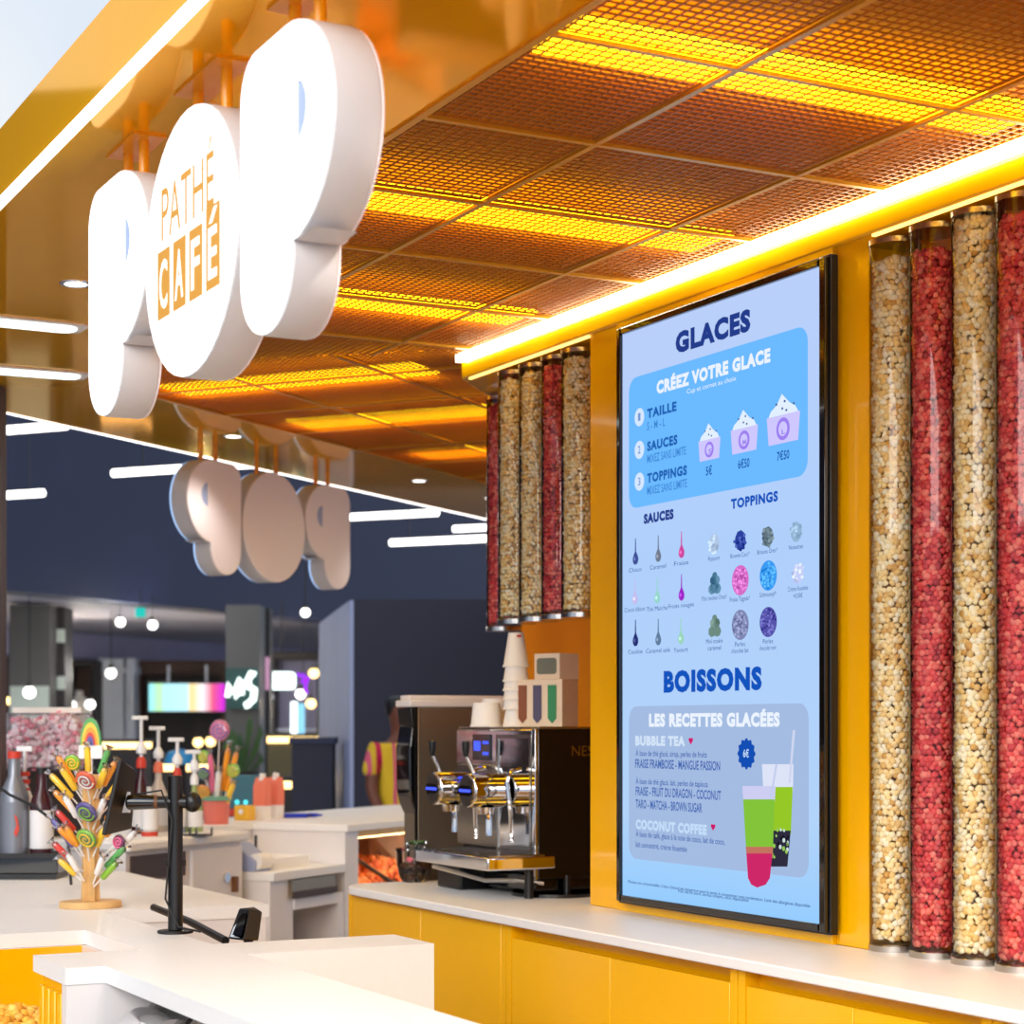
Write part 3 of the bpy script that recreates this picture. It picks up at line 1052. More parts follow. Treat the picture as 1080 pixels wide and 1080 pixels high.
flat('menu_picture', (196, 206, 238), [scr(819.5, 806), scr(821.5, 806), scr(815.5, 842), scr(813.5, 842)], 9)
for (part, rgb), mbx in LAYERS.items():
    o = mbx.build(part, smat(rgb), screen)
    if part in ('menu_text', 'menu_picture', 'menu_badge'):
        o['kind'] = 'stuff'

# ================================================================== POPCORN TUBES
TR = 0.069
def tube_points(R, z0, z1, step, kr, arc=(0, 360)):
    pts, rad = [], []
    z = z0 + kr
    row = 0
    while z < z1 - kr * .5:
        n = int(math.radians(arc[1] - arc[0]) * (R - kr) / (kr * 1.75))
        for i in range(n):
            a = math.radians(arc[0]) + math.radians(arc[1] - arc[0]) * (i + .5 * (row % 2)) / n + random.uniform(-.06, .06)
            r = R - kr * random.uniform(1.08, 1.7)
            pts.append((r * math.cos(a), r * math.sin(a), z + random.uniform(-.35, .35) * kr))
            rad.append(kr * random.uniform(.85, 1.2))
        z += step
        row += 1
    # loose top layer
    for _ in range(70):
        a, q = random.uniform(0, 6.28), math.sqrt(random.random()) * (R - 1.4 * kr)
        pts.append((q * math.cos(a), q * math.sin(a), z1 - kr + random.uniform(-.6, .8) * kr))
        rad.append(kr * random.uniform(.85, 1.2))
    return np.array(pts), np.array(rad)

TUBE_H = CZ + 1.298 - ZT
HANG_B = CZ + 0.378
HANG_H = CZ + 1.30 - HANG_B
FILL = {}
for key, H, base, kr in (('near', TUBE_H, ICO2, 0.0092), ('far', HANG_H, ICO1, 0.0092)):
    for colr in ('cream', 'red'):
        arc = (0, 360)
        p, r = tube_points(TR - 0.004, 0.028, H - (0.05 if key == 'near' else 0.03), kr * 1.5, kr, arc)
        core = MB().cyl((0, 0, 0.028), (0, 0, H - 0.07), TR - 0.024, n=20)
        FILL[key, colr] = lumps('popcorn', p, r, 'popcorn_' + colr, base, 0.22)

def make_tube(H, hang):
    t = thing('popcorn_tube', 'tube', 'popcorn tube')
    prof_o = [(TR, 0.012), (TR, H - 0.004), (TR - 0.003, H - 0.004), (TR - 0.003, 0.012)]
    mb = MB()
    n = 40
    vs, fs = [], []
    for r, z in ((TR, 0.012), (TR, H - 0.012)):
        for i in range(n):
            a = 2 * math.pi * i / n
            vs.append((r * math.cos(a), r * math.sin(a), z))
    for i in range(n):
        fs.append((i, (i + 1) % n, n + (i + 1) % n, n + i))
    mb.add(vs, fs).build('glass_cylinder', 'glass', t, ang=60)
    MB().lathe([(0.0, 0.0), (TR + 0.002, 0.0), (TR + 0.002, 0.016), (TR - 0.003, 0.02), (0.0, 0.02)], 32).build('base_plate', 'steel', t)
    MB().lathe([(TR - 0.012, H - 0.014), (TR + 0.003, H - 0.014), (TR + 0.003, H), (TR - 0.012, H), (0.0, H + 0.0)], 32).build('top_cap', 'steel', t)
    if hang:
        MB().box(-0.02, 0.02, 0.0, 0.53 if hang == 1 else 0.33, H * .5 - .03, H * .5 + .03).build('wall_bracket', 'steel', t)
        MB().box(-0.02, 0.02, 0.0, 0.53 if hang == 1 else 0.33, H - .06, H - .03).build('wall_bracket', 'steel', t)
    return t

proto = None
near = [(944, 'cream', 'tall tube of cream popcorn standing right beside the yellow column'), (987.5, 'red', 'tall tube of red popcorn, leftmost red one standing on the counter'),
        (1032.5, 'cream', 'tall tube of cream popcorn between the two standing red ones'), (1080, 'red', 'tall tube of red popcorn cut by the right photo edge')]
for i, (px, c, lab) in enumerate(near):
    s0 = s_on_d(px, 3.335)
    w = WA(3.335, s0, ZT)
    if proto is None:
        proto = make_tube(TUBE_H, False)
        t = proto
        t.location = w
        t.rotation_euler = (0, 0, TH)
        t['label'] = 'clear ' + lab
        t['group'] = 'popcorn tubes standing on the counter'
    else:
        t = clone(proto, w, TH, 'clear ' + lab, 'popcorn tubes standing on the counter')
    f = link('popcorn', FILL['near', c], None, w, TH + i * 1.3)
    f.scale = (1, 1, (1.0, 0.992, 1.018, 1.0)[i])
    tag(f, ('cream' if c == 'cream' else 'red') + ' popcorn filling the ' + lab, 'popcorn', None, 'stuff')
# one more outside the frame to the right keeps the row going
proto = None
hang = [(s_on_d(613, 3.345), 3.345, 'cream', 'hanging cream popcorn tube beside the yellow column left of the screen'),
        (s_on_d(591.5, 3.345), 3.345, 'red', 'wide hanging red popcorn tube between two cream ones'),
        (s_on_d(567.5, 3.345), 3.345, 'cream', 'middle hanging cream popcorn tube left of the wide red one'),
        (s_on_d(545, 3.345), 3.345, 'cream', 'leftmost hanging cream popcorn tube next to the narrow red one'),
        (None, None, 'red', 'narrow red hanging popcorn tube at the far left end of the row')]
for i, (s0, d0, c, lab) in enumerate(hang):
    if s0 is None:
        p = at(531.5, 700, 7.72)
        w = Vector((p.x, p.y, HANG_B))
    else:
        w = WA(d0, s0, HANG_B)
    if proto is None or s0 is None:
        proto = make_tube(HANG_H, 2 if s0 is None else 1)
        t = proto
        t.location = w
        t['label'] = 'clear ' + lab
        t['group'] = 'popcorn tubes hanging above the coffee machine'
    else:
        t = clone(proto, w, 0, 'clear ' + lab, 'popcorn tubes hanging above the coffee machine')
    t.rotation_euler = (0, 0, TH - math.pi / 2)
    f = link('popcorn', FILL['far', c], None, w, i * 1.7)
    tag(f, ('cream' if c == 'cream' else 'red') + ' popcorn inside the ' + lab, 'popcorn', None, 'stuff')

# ================================================================== BACK COUNTER
def counter_pts():
    pts = [(2.852, 0.9), (2.852, 6.74)]
    for k in range(1, 9):
        a = math.pi * k / 16
        pts.append((2.852 + 0.16 * (1 - math.cos(a)), 6.74 + 0.16 * math.sin(a)))
    return pts + [(3.87, 6.9), (3.87, 5.69), (3.278, 5.69), (3.278, 4.19), (3.468, 4.19), (3.468, 0.9)]
ct = MB().prism(counter_pts(), ZT - 0.03, ZT)
o = a_obj(ct, 'worktop', 'counter_white', 0.004)
tag(o, 'white worktop below the menu screen carrying the coffee machine', 'worktop')

def base_cabinet(s0, s1, doors, lab, plain=False):
    w = WA(2.88, s0, 0)
    t = thing('base_cabinet', lab, 'cabinet', w, TH, 'yellow base cabinets under the menu wall')
    L = s1 - s0
    top = ZT - 0.0305
    MB().box(0.045, 0.37, 0, L, 0.0, top).build('body', 'yellow_door', t)
    MB().box(0.0, 0.045, 0, 0.032, 0, top).build('side_post', 'yellow_door', t)
    MB().box(0.0, 0.045, L - 0.032, L, 0, top).build('side_post', 'yellow_door', t)
    n = doors
    for k in range(n):
        y0 = 0.035 + (L - 0.07) * k / n + 0.0015
        y1 = 0.035 + (L - 0.07) * (k + 1) / n - 0.0015
        MB().box(0.0, 0.02, y0, y1, 0.08, top - (0.0 if plain else 0.042)).build('door', 'yellow_door', t, bevel=0.002)
    return t
base_cabinet(4.242, 5.545, 2, 'yellow two-door base cabinet under the left half of the menu screen')
base_cabinet(3.27, 4.238, 2, 'yellow base cabinet under the right half of the menu screen')
base_cabinet(1.2, 3.266, 3, 'yellow base cabinet under the standing popcorn tubes')
base_cabinet(5.549, 6.84, 2, 'yellow base cabinet with a plain front under the coffee machine', True)

# ================================================================== COFFEE MACHINE
cm = thing('coffee_machine', 'chrome and black espresso machine on the white worktop', 'coffee machine', WA(3.25, 6.03, ZT), TH)
# local: x into the niche, y away from camera, z up
MB().box(0.02, 0.52, 0.012, 0.62, 0.075, 0.585).build('body', 'black', cm, bevel=0.006)
MB().box(0.0, 0.52, -0.012, 0.012, 0.062, 0.590).build('side_panel', 'black_gloss', cm, bevel=0.004)
MB().box(-0.012, 0.0, -0.012, 0.012, 0.062, 0.590).build('side_trim', 'chrome', cm, bevel=0.002)
MB().box(0.0, 0.52, -0.012, 0.62, 0.590, 0.598).build('top_plate', 'steel', cm, bevel=0.002)
MB().box(-0.01, 0.02, 0.014, 0.62, 0.455, 0.588).build('head_panel', 'chrome', cm, bevel=0.006)
MB().box(-0.004, 0.02, 0.30, 0.62, 0.16, 0.455).build('splash_back', 'steel', cm)
dv = MB()
dv.box(-0.014, -0.008, 0.016, 0.03, 0.15, 0.57); dv.box(-0.014, -0.008, 0.268, 0.284, 0.15, 0.57)
dv.box(-0.014, -0.008, 0.03, 0.268, 0.556, 0.57); dv.box(-0.014, -0.008, 0.03, 0.268, 0.15, 0.164)
dv.build('door_frame', 'steel', cm)
MB().box(-0.010, -0.004, 0.03, 0.268, 0.164, 0.556).build('mirror_door', 'chrome', cm)
emis('blue_display', (70, 90, 255), 1.6)
dp = MB().box(-0.016, -0.010, 0.33, 0.47, 0.475, 0.57).build('display', 'black_gloss', cm)
b1 = MB().box(-0.018, -0.0161, 0.405, 0.455, 0.51, 0.545).build('readout', 'blue_display', dp)
for k in range(6):
    MB().cyl((-0.0161, 0.345 + 0.016 * (k % 3), 0.5 + 0.04 * (k // 3)), (-0.0185, 0.345 + 0.016 * (k % 3), 0.5 + 0.04 * (k // 3)), 0.006, n=10).build('button', 'blue_display', dp)
# two group heads: round chrome barrels with a lever
for y in (0.50, 0.22):
    g = MB().cyl((-0.02, y, 0.37), (-0.16, y, 0.37), 0.062, n=28).build('group_head', 'chrome', cm, bevel=0.008)
    MB().cyl((-0.16, y, 0.37), (-0.166, y, 0.37), 0.056, n=28).build('face_plate', 'steel', g)
    MB().prism(rrect(y - 0.05, y + 0.05, 0.352, 0.388, 0.017), -0.17, -0.166, 'x').build('button_strip', 'black_gloss', g)
    for k in range(6):
        MB().cyl((-0.17, y - 0.038 + 0.0152 * k, 0.37), (-0.173, y - 0.038 + 0.0152 * k, 0.37), 0.0055, n=8).build('button', 'blue_display', g)
    MB().cyl((-0.12, y + .02, 0.42), (-0.15, y + .03, 0.49), 0.006, n=10).build('lever', 'steel', cm)
    MB().lathe([(0.008, 0), (0.014, 0.03), (0.013, 0.055), (0.0, 0.058)], 12, (-0.152, y + .03, 0.49)).build('lever_knob', 'black', cm)
    MB().cyl((-0.09, y, 0.31), (-0.09, y, 0.285), 0.035, 0.03, n=20).build('outlet_collar', 'chrome', cm)
    MB().tube([(-0.09, y - .02, 0.29), (-0.09, y - .03, 0.26), (-0.09, y - .03, 0.21)], 0.011).build('coffee_spout', 'chrome', cm)
for y in (0.36, 0.08):
    MB().tube([(-0.02, y, 0.45), (-0.06, y, 0.44), (-0.075, y, 0.40), (-0.06, y, 0.30), (-0.05, y + .01, 0.19)], 0.008).build('steam_wand', 'chrome', cm)
tr_ = MB().prism([(-0.235, -0.085), (0.03, -0.085), (0.03, 0.62), (-0.235, 0.50)], 0.105, 0.15).build('drip_tray', 'chrome', cm, bevel=0.006)
gr = MB()
for k in range(17):
    gr.box(-0.215, 0.0, -0.06 + 0.033 * k, -0.045 + 0.033 * k, 0.1505, 0.154)
gr.build('tray_grille', 'steel', tr_)
MB().box(-0.10, 0.06, 0.40, 0.60, 0.0, 0.104).build('waste_drawer', 'black', cm, bevel=0.008)
MB().box(0.0, 0.40, 0.02, 0.58, 0.012, 0.075).build('plinth', 'black_gloss', cm, bevel=0.01)
MB().cyl((0.12, 0.08, 0.0), (0.12, 0.08, 0.012), 0.16, n=32).build('base_disc', 'black_gloss', cm)
MB().cyl((-0.04, -0.02, 0.0), (-0.04, -0.02, 0.105), 0.016, n=14).build('foot', 'black', cm)
MB().cyl((0.12, -0.005, 0.013), (0.12, -0.005, 0.075), 0.013, n=14).build('foot', 'black', cm)
MB().tube([(-0.20, 0.42, 0.09), (-0.1, 0.2, 0.05), (-0.06, 0.03, 0.06), (0.02, -0.02, 0.05)], 0.008).build('hose', 'steel', cm)
v, f = text_geo('NESPRESSO', 0.0)
MB().add([(0.135 + 0.26 * a, -0.0128, 0.495 + 0.036 * b) for a, b, _ in v], f).build('brand_lettering', 'steel', cm)['kind'] = 'stuff'

# cups on the machine
CT = ZT + 0.598
def cup_stack(d, s, n, r0, r1, h, pitch, lab, z=CT):
    t = thing('cup_stack_cup', lab, 'cup', WA(d, s, z), TH)
    return t
def paper_cup(d, s, z, r_top, r_bot, h, lab, up=False, group=None):
    """a paper cup standing on its rim (upside down) or upright"""
    t = thing('paper_cup', lab, 'paper cup', WA(d, s, z), TH, group)
    if up:
        MB().lathe([(0.0, 0.004), (r_bot, 0.0), (r_top, h)], 28).build('cup_wall', 'paper_cup', t) if False else \
            MB().lathe([(0.0, 0.006), (r_bot - .003, 0.006), (r_bot, 0.0), (r_top, h - .004), (r_top + .003, h - .003), (r_top + .003, h), (r_top - .002, h), (r_bot - .003, 0.01)], 28).build('cup_wall', 'paper_cup', t)
    else:
        MB().lathe([(r_top - .002, 0.0), (r_top + .003, 0.0), (r_top + .003, 0.006), (r_top, 0.008), (r_bot, h), (r_bot - .003, h), (r_bot - .004, h - .006), (0.0, h - .006)], 28).build('cup_wall', 'paper_cup', t)
    return t
# tall tapering stack of upside-down cups, nested
cd, cs = 3.33, 6.335
for k in range(5):
    lab = ('upside-down tall white paper cup topping the tall stack on the coffee machine' if k == 4 else
           ('lowest', 'second lowest', 'middle', 'second highest')[k] + ' nested white paper cup of the tall upside-down stack on the coffee machine')
    t = paper_cup(cd, cs, CT + 0.062 + k * 0.034 + (0.02 if k == 4 else 0), 0.046, 0.028, 0.125, lab, False, 'tall stack of cups on the coffee machine')
    if k == 4:
        MB().prism([(-0.012, 0.108), (0.004, 0.108), (0.004, 0.116), (-0.012, 0.116)], -0.0335, -0.0285, 'y').build('print', 'tape_red', t)
paper_cup(cd, cs, CT, 0.047, 0.038, 0.062, 'short white paper cup under the tall stack on the coffee machine')
paper_cup(3.27, 6.455, CT, 0.058, 0.05, 0.088, 'wide white paper cup upside down at the front of the coffee machine')
paper_cup(3.36, 6.56, CT, 0.058, 0.05, 0.105, 'taller wide white paper cup behind the front one on the coffee machine')

# cartons
bx = thing('tea_box', 'cream carton with three coloured windows on the coffee machine', 'box', WA(3.405, 6.16, CT), 1.08)
MB().box(0.0, 0.13, -0.02, 0.17, 0, 0.17).build('carton', 'carton', bx, bevel=0.002)
emis_names = []
mat('win_brown', (140, 76, 30), 0.3); mat('win_violet', (84, 76, 104), 0.3); mat('win_green', (52, 140, 84), 0.3); mat('win_grey', (120, 120, 104), 0.3)
for i, (m, h0) in enumerate((('win_brown', .012), ('win_violet', .012), ('win_green', .012))):
    x = -0.0
    y = 0.14 - i * 0.06
    MB().prism([(y - .017, .03), (y, .012), (y + .017, .03), (y + .017, .15), (y - .017, .15)], -0.003, 0.0, 'x').build('window', m, bx)
b2 = thing('display_box', 'small cream carton with one dark window on top of the other carton', 'box', WA(3.42, 6.17, CT + 0.1705), 0.85)
MB().box(0.0, 0.11, 0.0, 0.12, 0, 0.095).build('carton', 'carton', b2, bevel=0.002)
MB().prism(rrect(0.014, 0.106, 0.02, 0.078, 0.012), -0.003, 0.0, 'x').build('window', 'win_grey', b2)
wc = thing('milk_bottle', 'slim white bottle at the right edge behind the cartons', 'bottle', WA(3.585, 6.04, CT), TH)
MB().lathe([(0.0, 0.0), (0.013, 0.0), (0.014, 0.07), (0.010, 0.09), (0.010, 0.098), (0.0, 0.1)], 16).build('bottle_body', 'paper_cup', wc)

# tall drinks machine behind
g = thing('drinks_machine', 'tall brushed-steel drinks machine with black curved front behind the coffee machine', 'drinks machine', WA(3.25, 7.02, 0), TH)
H = CZ + 0.115
MB().box(0.0, 0.44, 0.0, 0.13, 0.0, H - 0.035).build('body', 'steel_brushed', g, bevel=0.006)
MB().prism([(0.0, H - 0.12), (-0.02, H - 0.11), (-0.035, H - 0.2), (-0.033, H - 0.36), (-0.02, H - 0.42), (0.0, H - 0.46)], 0.0, 0.13, 'y').build('front_cover', 'black_gloss', g, bevel=0.006)
MB().prism([(-0.03, H - 0.04), (0.0, H - 0.04), (0.0, H - 0.12), (-0.02, H - 0.11)], 0.0, 0.13, 'y').build('front_brow', 'black', g, bevel=0.004)
MB().box(-0.035, 0.45, -0.006, 0.136, H - 0.035, H - 0.008).build('lid', 'panel_white', g, bevel=0.006)
MB().box(-0.012, 0.0, -0.004, 0.0, 0.3, H - 0.035).build('edge_trim', 'black', g)
t = MB().box(-0.02, 0.44, 0.03, 0.12, H - 0.008, H + 0.012).build('lid_tray', 'panel_white', g, bevel=0.004)

# glass jar with capsules
pj = onz(437, 930, ZT)
jr = thing('glass_jar', 'round glass jar of wrapped sweets beside the coffee machine tray', 'jar', (pj.x, pj.y, ZT), TH)
prof = [(0.0, 0.002), (0.045, 0.0), (0.058, 0.02), (0.068, 0.07), (0.07, 0.125)]
mb = MB()
n = 32
vs, fs = [], []
for r, z in prof:
    for i in range(n):
        a = 2 * math.pi * i / n
        vs.append((r * math.cos(a), r * math.sin(a), z))
for k in range(len(prof) - 1):
    for i in range(n):
        fs.append((k * n + i, k * n + (i + 1) % n, (k + 1) * n + (i + 1) % n, (k + 1) * n + i))
mb.add(vs, fs).build('glass_bowl', 'glass', jr)
MB().lathe([(0.068, 0.122), (0.074, 0.122), (0.074, 0.13), (0.068, 0.13)], 32).build('rim', 'glass', jr)
mat('cap_brown', (92, 60, 46), .35, metal=.3); mat('cap_pink', (226, 110, 130), .35, metal=.2); mat('cap_silver', (180, 170, 164), .3, metal=.6); mat('cap_dark', (48, 34, 32), .35, metal=.3)
k = 0
for z, rr_, nn in ((0.018, 0.03, 5), (0.042, 0.041, 7), (0.064, 0.042, 7), (0.085, 0.024, 4)):
    for i in range(nn):
        a = 6.283 * i / nn + z * 30
        m = ('cap_brown', 'cap_pink', 'cap_silver', 'cap_dark')[(k * 7 + i) % 4 if z < .08 else (1, 1, 0, 2)[i]]
        o = MB().ell((0, 0, 0), (0.016, 0.0135, 0.011), 10, 6).build('wrapped_sweet', m, None, (pj.x + rr_ * math.cos(a), pj.y + rr_ * math.sin(a), ZT + z), a * 2)
        tag(o, {'cap_brown': 'brown', 'cap_pink': 'pink', 'cap_silver': 'silver', 'cap_dark': 'dark chocolate'}[m] + ' wrapped sweet in the glass jar by the coffee machine', 'sweet', 'sweets in the glass jar')
        k += 1
pt = onz(440, 915, ZT) ; pt = pj + WA(0.06, 0.11)
g2 = thing('glass_tumbler', 'small glass tumbler with green garnish behind the sweets jar', 'glass', (pt.x, pt.y, ZT), TH)
mb = MB()
vs, fs = [], []
for r, z in ((0.03, 0.0), (0.042, 0.15)):
    for i in range(24):
        a = 2 * math.pi * i / 24
        vs.append((r * math.cos(a), r * math.sin(a), z))
for i in range(24):
    fs.append((i, (i + 1) % 24, 24 + (i + 1) % 24, 24 + i))
fs.append(tuple(range(24)))
mb.add(vs, fs).build('glass_wall', 'glass', g2)
mat('leaf_green', (70, 104, 60), .6, noise=.2, scale=60)
gm = MB()
for i in range(9):
    a = i * .7
    gm.ell((0.024 * math.cos(a), 0.024 * math.sin(a), 0.14 + 0.004 * (i % 3)), (0.014, 0.01, 0.005), 8, 4)
o = gm.build('garnish', 'leaf_green', g2); o['kind'] = 'stuff'

# ================================================================== FRONT COUNTER (A)
top = [(1.366, 2.9), (1.366, 4.80), (1.264, 4.80), (1.264, 5.12), (1.555, 5.12), (1.555, 5.678), (1.264, 5.678), (1.264, 7.95), (2.33, 7.95),
       (2.33, 6.22), (1.765, 6.22), (1.765, 2.9)]
wt = a_obj(MB().prism(top, ZT - 0.042, ZT), 'worktop', 'counter_white')
tag(wt, 'white angular front worktop carrying the candy tree and the tablet pole', 'worktop')
zb = ZT - 0.0425
def panel(name, x0, x1, y0, y1, z0, z1, m, lab, cat='counter panel'):
    o = a_obj(MB().box(x0, x1, y0, y1, z0, z1), name, m)
    tag(o, lab, cat)
    return o
panel('return_panel', 1.766, 2.31, 4.88, 5.15, 0, ZT, 'counter_white', 'pale beige solid counter return standing in front of the yellow cabinets')
panel('counter_block', 1.66, 2.32, 6.225, 7.9, 0, zb, 'panel_white', 'white counter block under the far end of the front worktop')
fin = panel('end_panel', 1.268, 1.69, 4.803, 4.845, 0, zb, 'panel_white', 'white upright end panel of the front counter beside the ribbed yellow front')
rib = thing('ribbed_front', 'yellow ribbed counter front panel at the lower left', 'counter panel', WA(1.285, 4.848, 0), TH)
MB().box(0.0, 0.25, 0.0, 0.26, 0, zb).build('panel', 'yellow', rib)
for k in range(4):
    MB().box(-0.016, 0.0, 0.02 + 0.06 * k, 0.052 + 0.06 * k, 0, zb - 0.03).build('rib', 'yellow', rib, bevel=0.004)
# popcorn bin in the worktop's cut-out
bn = thing('popcorn_bin', 'yellow-lined open popcorn bin sunk beside the front worktop', 'bin', WA(1.25, 5.125, 0), TH)
MB().box(-0.24, 0.30, 0.535, 0.55, 0.3, zb).build('back_wall', 'yellow', bn)
MB().box(0.29, 0.304, 0.0, 0.535, 0.3, zb).build('side_wall', 'panel_beige', bn)
MB().box(-0.24, 0.29, 0.0, 0.535, 0.3, 0.32).build('bin_floor', 'yellow', bn)
MB().box(-0.255, -0.24, 0.0, 0.55, 0.0, 0.66).build('front_wall', 'yellow', bn)
P, R = [], []
for _ in range(1500):
    x, y = random.uniform(-0.225, 0.275), random.uniform(0.02, 0.52)
    P.append((x, y, 0.70 + 0.07 * (1 - ((x + .05) / .3) ** 2) * (1 - ((y - .25) / .35) ** 2) + random.uniform(-.02, .012)))
    R.append(random.uniform(.010, .017))
o = link('popcorn', lumps('popcorn', np.array(P), np.array(R), 'popcorn_gold'), None, WA(1.25, 5.125, 0), TH)
tag(o, 'loose golden popcorn heaped in the yellow bin', 'popcorn', None, 'stuff')
mm = MB().box(-0.235, 0.285, 0.005, 0.53, 0.325, 0.695)
o = mm.build('popcorn', 'popcorn_gold', None, WA(1.25, 5.125, 0), TH)
tag(o, 'packed popcorn below the golden heap in the yellow bin', 'popcorn', None, 'stuff')
# open shelf under the near worktop
panel('back_panel', 1.70, 1.765, 2.9, 4.80, 0, zb, 'panel_beige', 'beige panel closing the recess under the near worktop')
panel('shelf', 1.37, 1.698, 2.9, 4.80, 0.60, 0.63, 'dark_brown', 'brown shelf under the near worktop', 'shelf')
nd = thing('napkin_dispenser', 'rounded steel and glass dispenser under the near worktop', 'dispenser', WA(1.375, 4.42, 0.63), TH)
MB().prism([(0.02, 0.0), (0.28, 0.0), (0.28, 0.26), (0.12, 0.26), (0.02, 0.15)], 0.0, 0.34, 'y').build('casing', 'steel', nd, bevel=0.008)
MB().prism([(0.012, 0.15), (0.112, 0.26), (0.118, 0.254), (0.018, 0.144)], 0.02, 0.32, 'y').build('glass_front', 'glass', nd)
MB().cyl((0.06, 0.05, 0.16), (0.06, 0.29, 0.16), 0.07, n=28).build('roll', 'chrome', nd)
MB().box(0.008, 0.02, 0.0, 0.34, 0.0, 0.15).build('front_frame', 'black', nd)

# ---- wooden candy tree
pc = onz(95.5, 957, ZT)
ctree = thing('candy_stand', 'wooden tree-shaped candy stand on the front worktop', 'candy stand', (pc.x, pc.y, ZT), TH)
# local x across (away to the right), y deeper
MB().prism([(0.105 * math.cos(math.radians(a)), 0.085 * math.sin(math.radians(a))) for a in range(0, 360, 30)], 0, 0.022).build('base', 'wood', ctree, bevel=0.003)
MB().prism([(-0.03, 0.022), (0.03, 0.022), (0.026, 0.14), (0.03, 0.30), (0.022, 0.44), (-0.022, 0.44), (-0.03, 0.30), (-0.026, 0.14)], -0.011, 0.011, 'y').build('trunk', 'wood', ctree, bevel=0.002)
MB().prism([(-0.026, 0.022), (0.026, 0.022), (0.02, 0.30), (0.012, 0.42), (-0.012, 0.42), (-0.02, 0.30)], -0.009, 0.009, 'x').build('cross_board', 'wood', ctree, bevel=0.002)

CAN = {}
for nm, c in (('orange', (246, 160, 40)), ('yellow', (250, 206, 60)), ('red', (214, 60, 50)), ('coral', (244, 104, 60)), ('violet', (96, 84, 160)), ('lime', (140, 196, 60)), ('plum', (110, 46, 84)), ('white', (240, 236, 232)), ('pink', (240, 120, 160)), ('blue', (50, 90, 200)), ('green', (90, 170, 90))):
    mat('candy_' + nm, c, 0.3, coat=.4)
def lollipop(base, tip, r, col, lab, face=None, group='lollipops on the wooden candy stand'):
    """stick from base to tip, round swirl head at the tip in a clear wrapper"""
    base, tip = Vector(base), Vector(tip)
    ax = (tip - base).normalized()
    t = thing('lollipop', lab, 'lollipop', base, 0, group)
    tp = tip - base
    MB().cyl((0, 0, 0), tp, 0.003, n=6).build('stick', 'candy_white', t)
    nrm = Vector(face) if face else Vector((-.25, -1, .1))
    nrm = (nrm - ax * nrm.dot(ax)).normalized()
    c = tp + ax * r
    hd_ = MB().cyl(c + nrm * .007, c - nrm * .007, r, n=22).build('candy_head', 'candy_' + col, t, bevel=.003)
    sw = MB()
    w = ax.cross(nrm)
    c2 = {'coral': 'white', 'violet': 'lime', 'lime': 'yellow', 'plum': 'pink', 'red': 'white', 'pink': 'blue', 'orange': 'yellow'}.get(col, 'white')
    path = []
    for k in range(26):
        a, q = k * .5, r * (.08 + .78 * k / 25)
        path.append(c + nrm * .0085 + (ax * math.sin(a) + w * math.cos(a)) * q)
    sw.tube(path, .0028, 5).build('swirl', 'candy_' + c2, hd_)
    MB().ell((0, 0, 0), 1, 14, 7)
    q = MB().ell(c, (r * 1.12,) * 3, 14, 8)
    # flattened clear wrapper
    q.v = [tuple(Vector(p) - nrm * ((Vector(p) - c).dot(nrm) * .72)) for p in q.v]
    q.build('wrapper', 'film', t)
    return t
def candy_stick(base, tip, col, lab, w=.011, group='candy sticks on the wooden candy stand'):
    base, tip = Vector(base), Vector(tip)
    t = thing('candy_stick', lab, 'candy stick', base, 0, group)
    tp = tip - base
    MB().cyl((0, 0, 0), tp * .4, .003, n=6).build('stick', 'candy_white', t)
    MB().tube([tp * k for k in (.36, .4, .7, .95, 1.0)], [w * .7, w, w, w, w * .7], 8).build('candy_bar', 'candy_' + col, t)
    u = tp.normalized().orthogonal() * w * 1.5
    MB().tube([tp * k for k in (.94, .99, 1.02, 1.12)], [w * 1.1, w * .9, w * .4, w * 1.5], 10).build('wrapper', 'film', t)
    return t
O = Vector((pc.x, pc.y, ZT))
X = Vector((1, 0, 0)); Yv = Vector((0, 1, 0)); Zv = Vector((0, 0, 1))
def P3(x, y, z): return O + X * x + Yv * y + Zv * z
for z, r, col, lab in ((0.405, .034, 'coral', 'coral swirl lollipop at the top of the wooden candy stand'), (0.30, .036, 'violet', 'violet swirl lollipop in the middle of the wooden candy stand'),
                       (0.215, .034, 'lime', 'lime green swirl lollipop low on the front of the candy stand')):
    lollipop(P3(0.0 if col != 'coral' else .004, -0.02, z - .06), P3(0.002, -0.055, z - .01), r, col, lab)
lollipop(P3(.03, -.01, .30), P3(.075, -.03, .345), .024, 'plum', 'small plum lollipop right of the violet one on the candy stand')
lollipop(P3(-.03, .01, .40), P3(-.05, .0, .455), .026, 'lime', 'small lime lollipop at the upper left of the candy stand')
lollipop(P3(.03, -.01, .16), P3(.085, -.03, .205), .022, 'plum', 'small dark plum lollipop at the lower right of the candy stand')
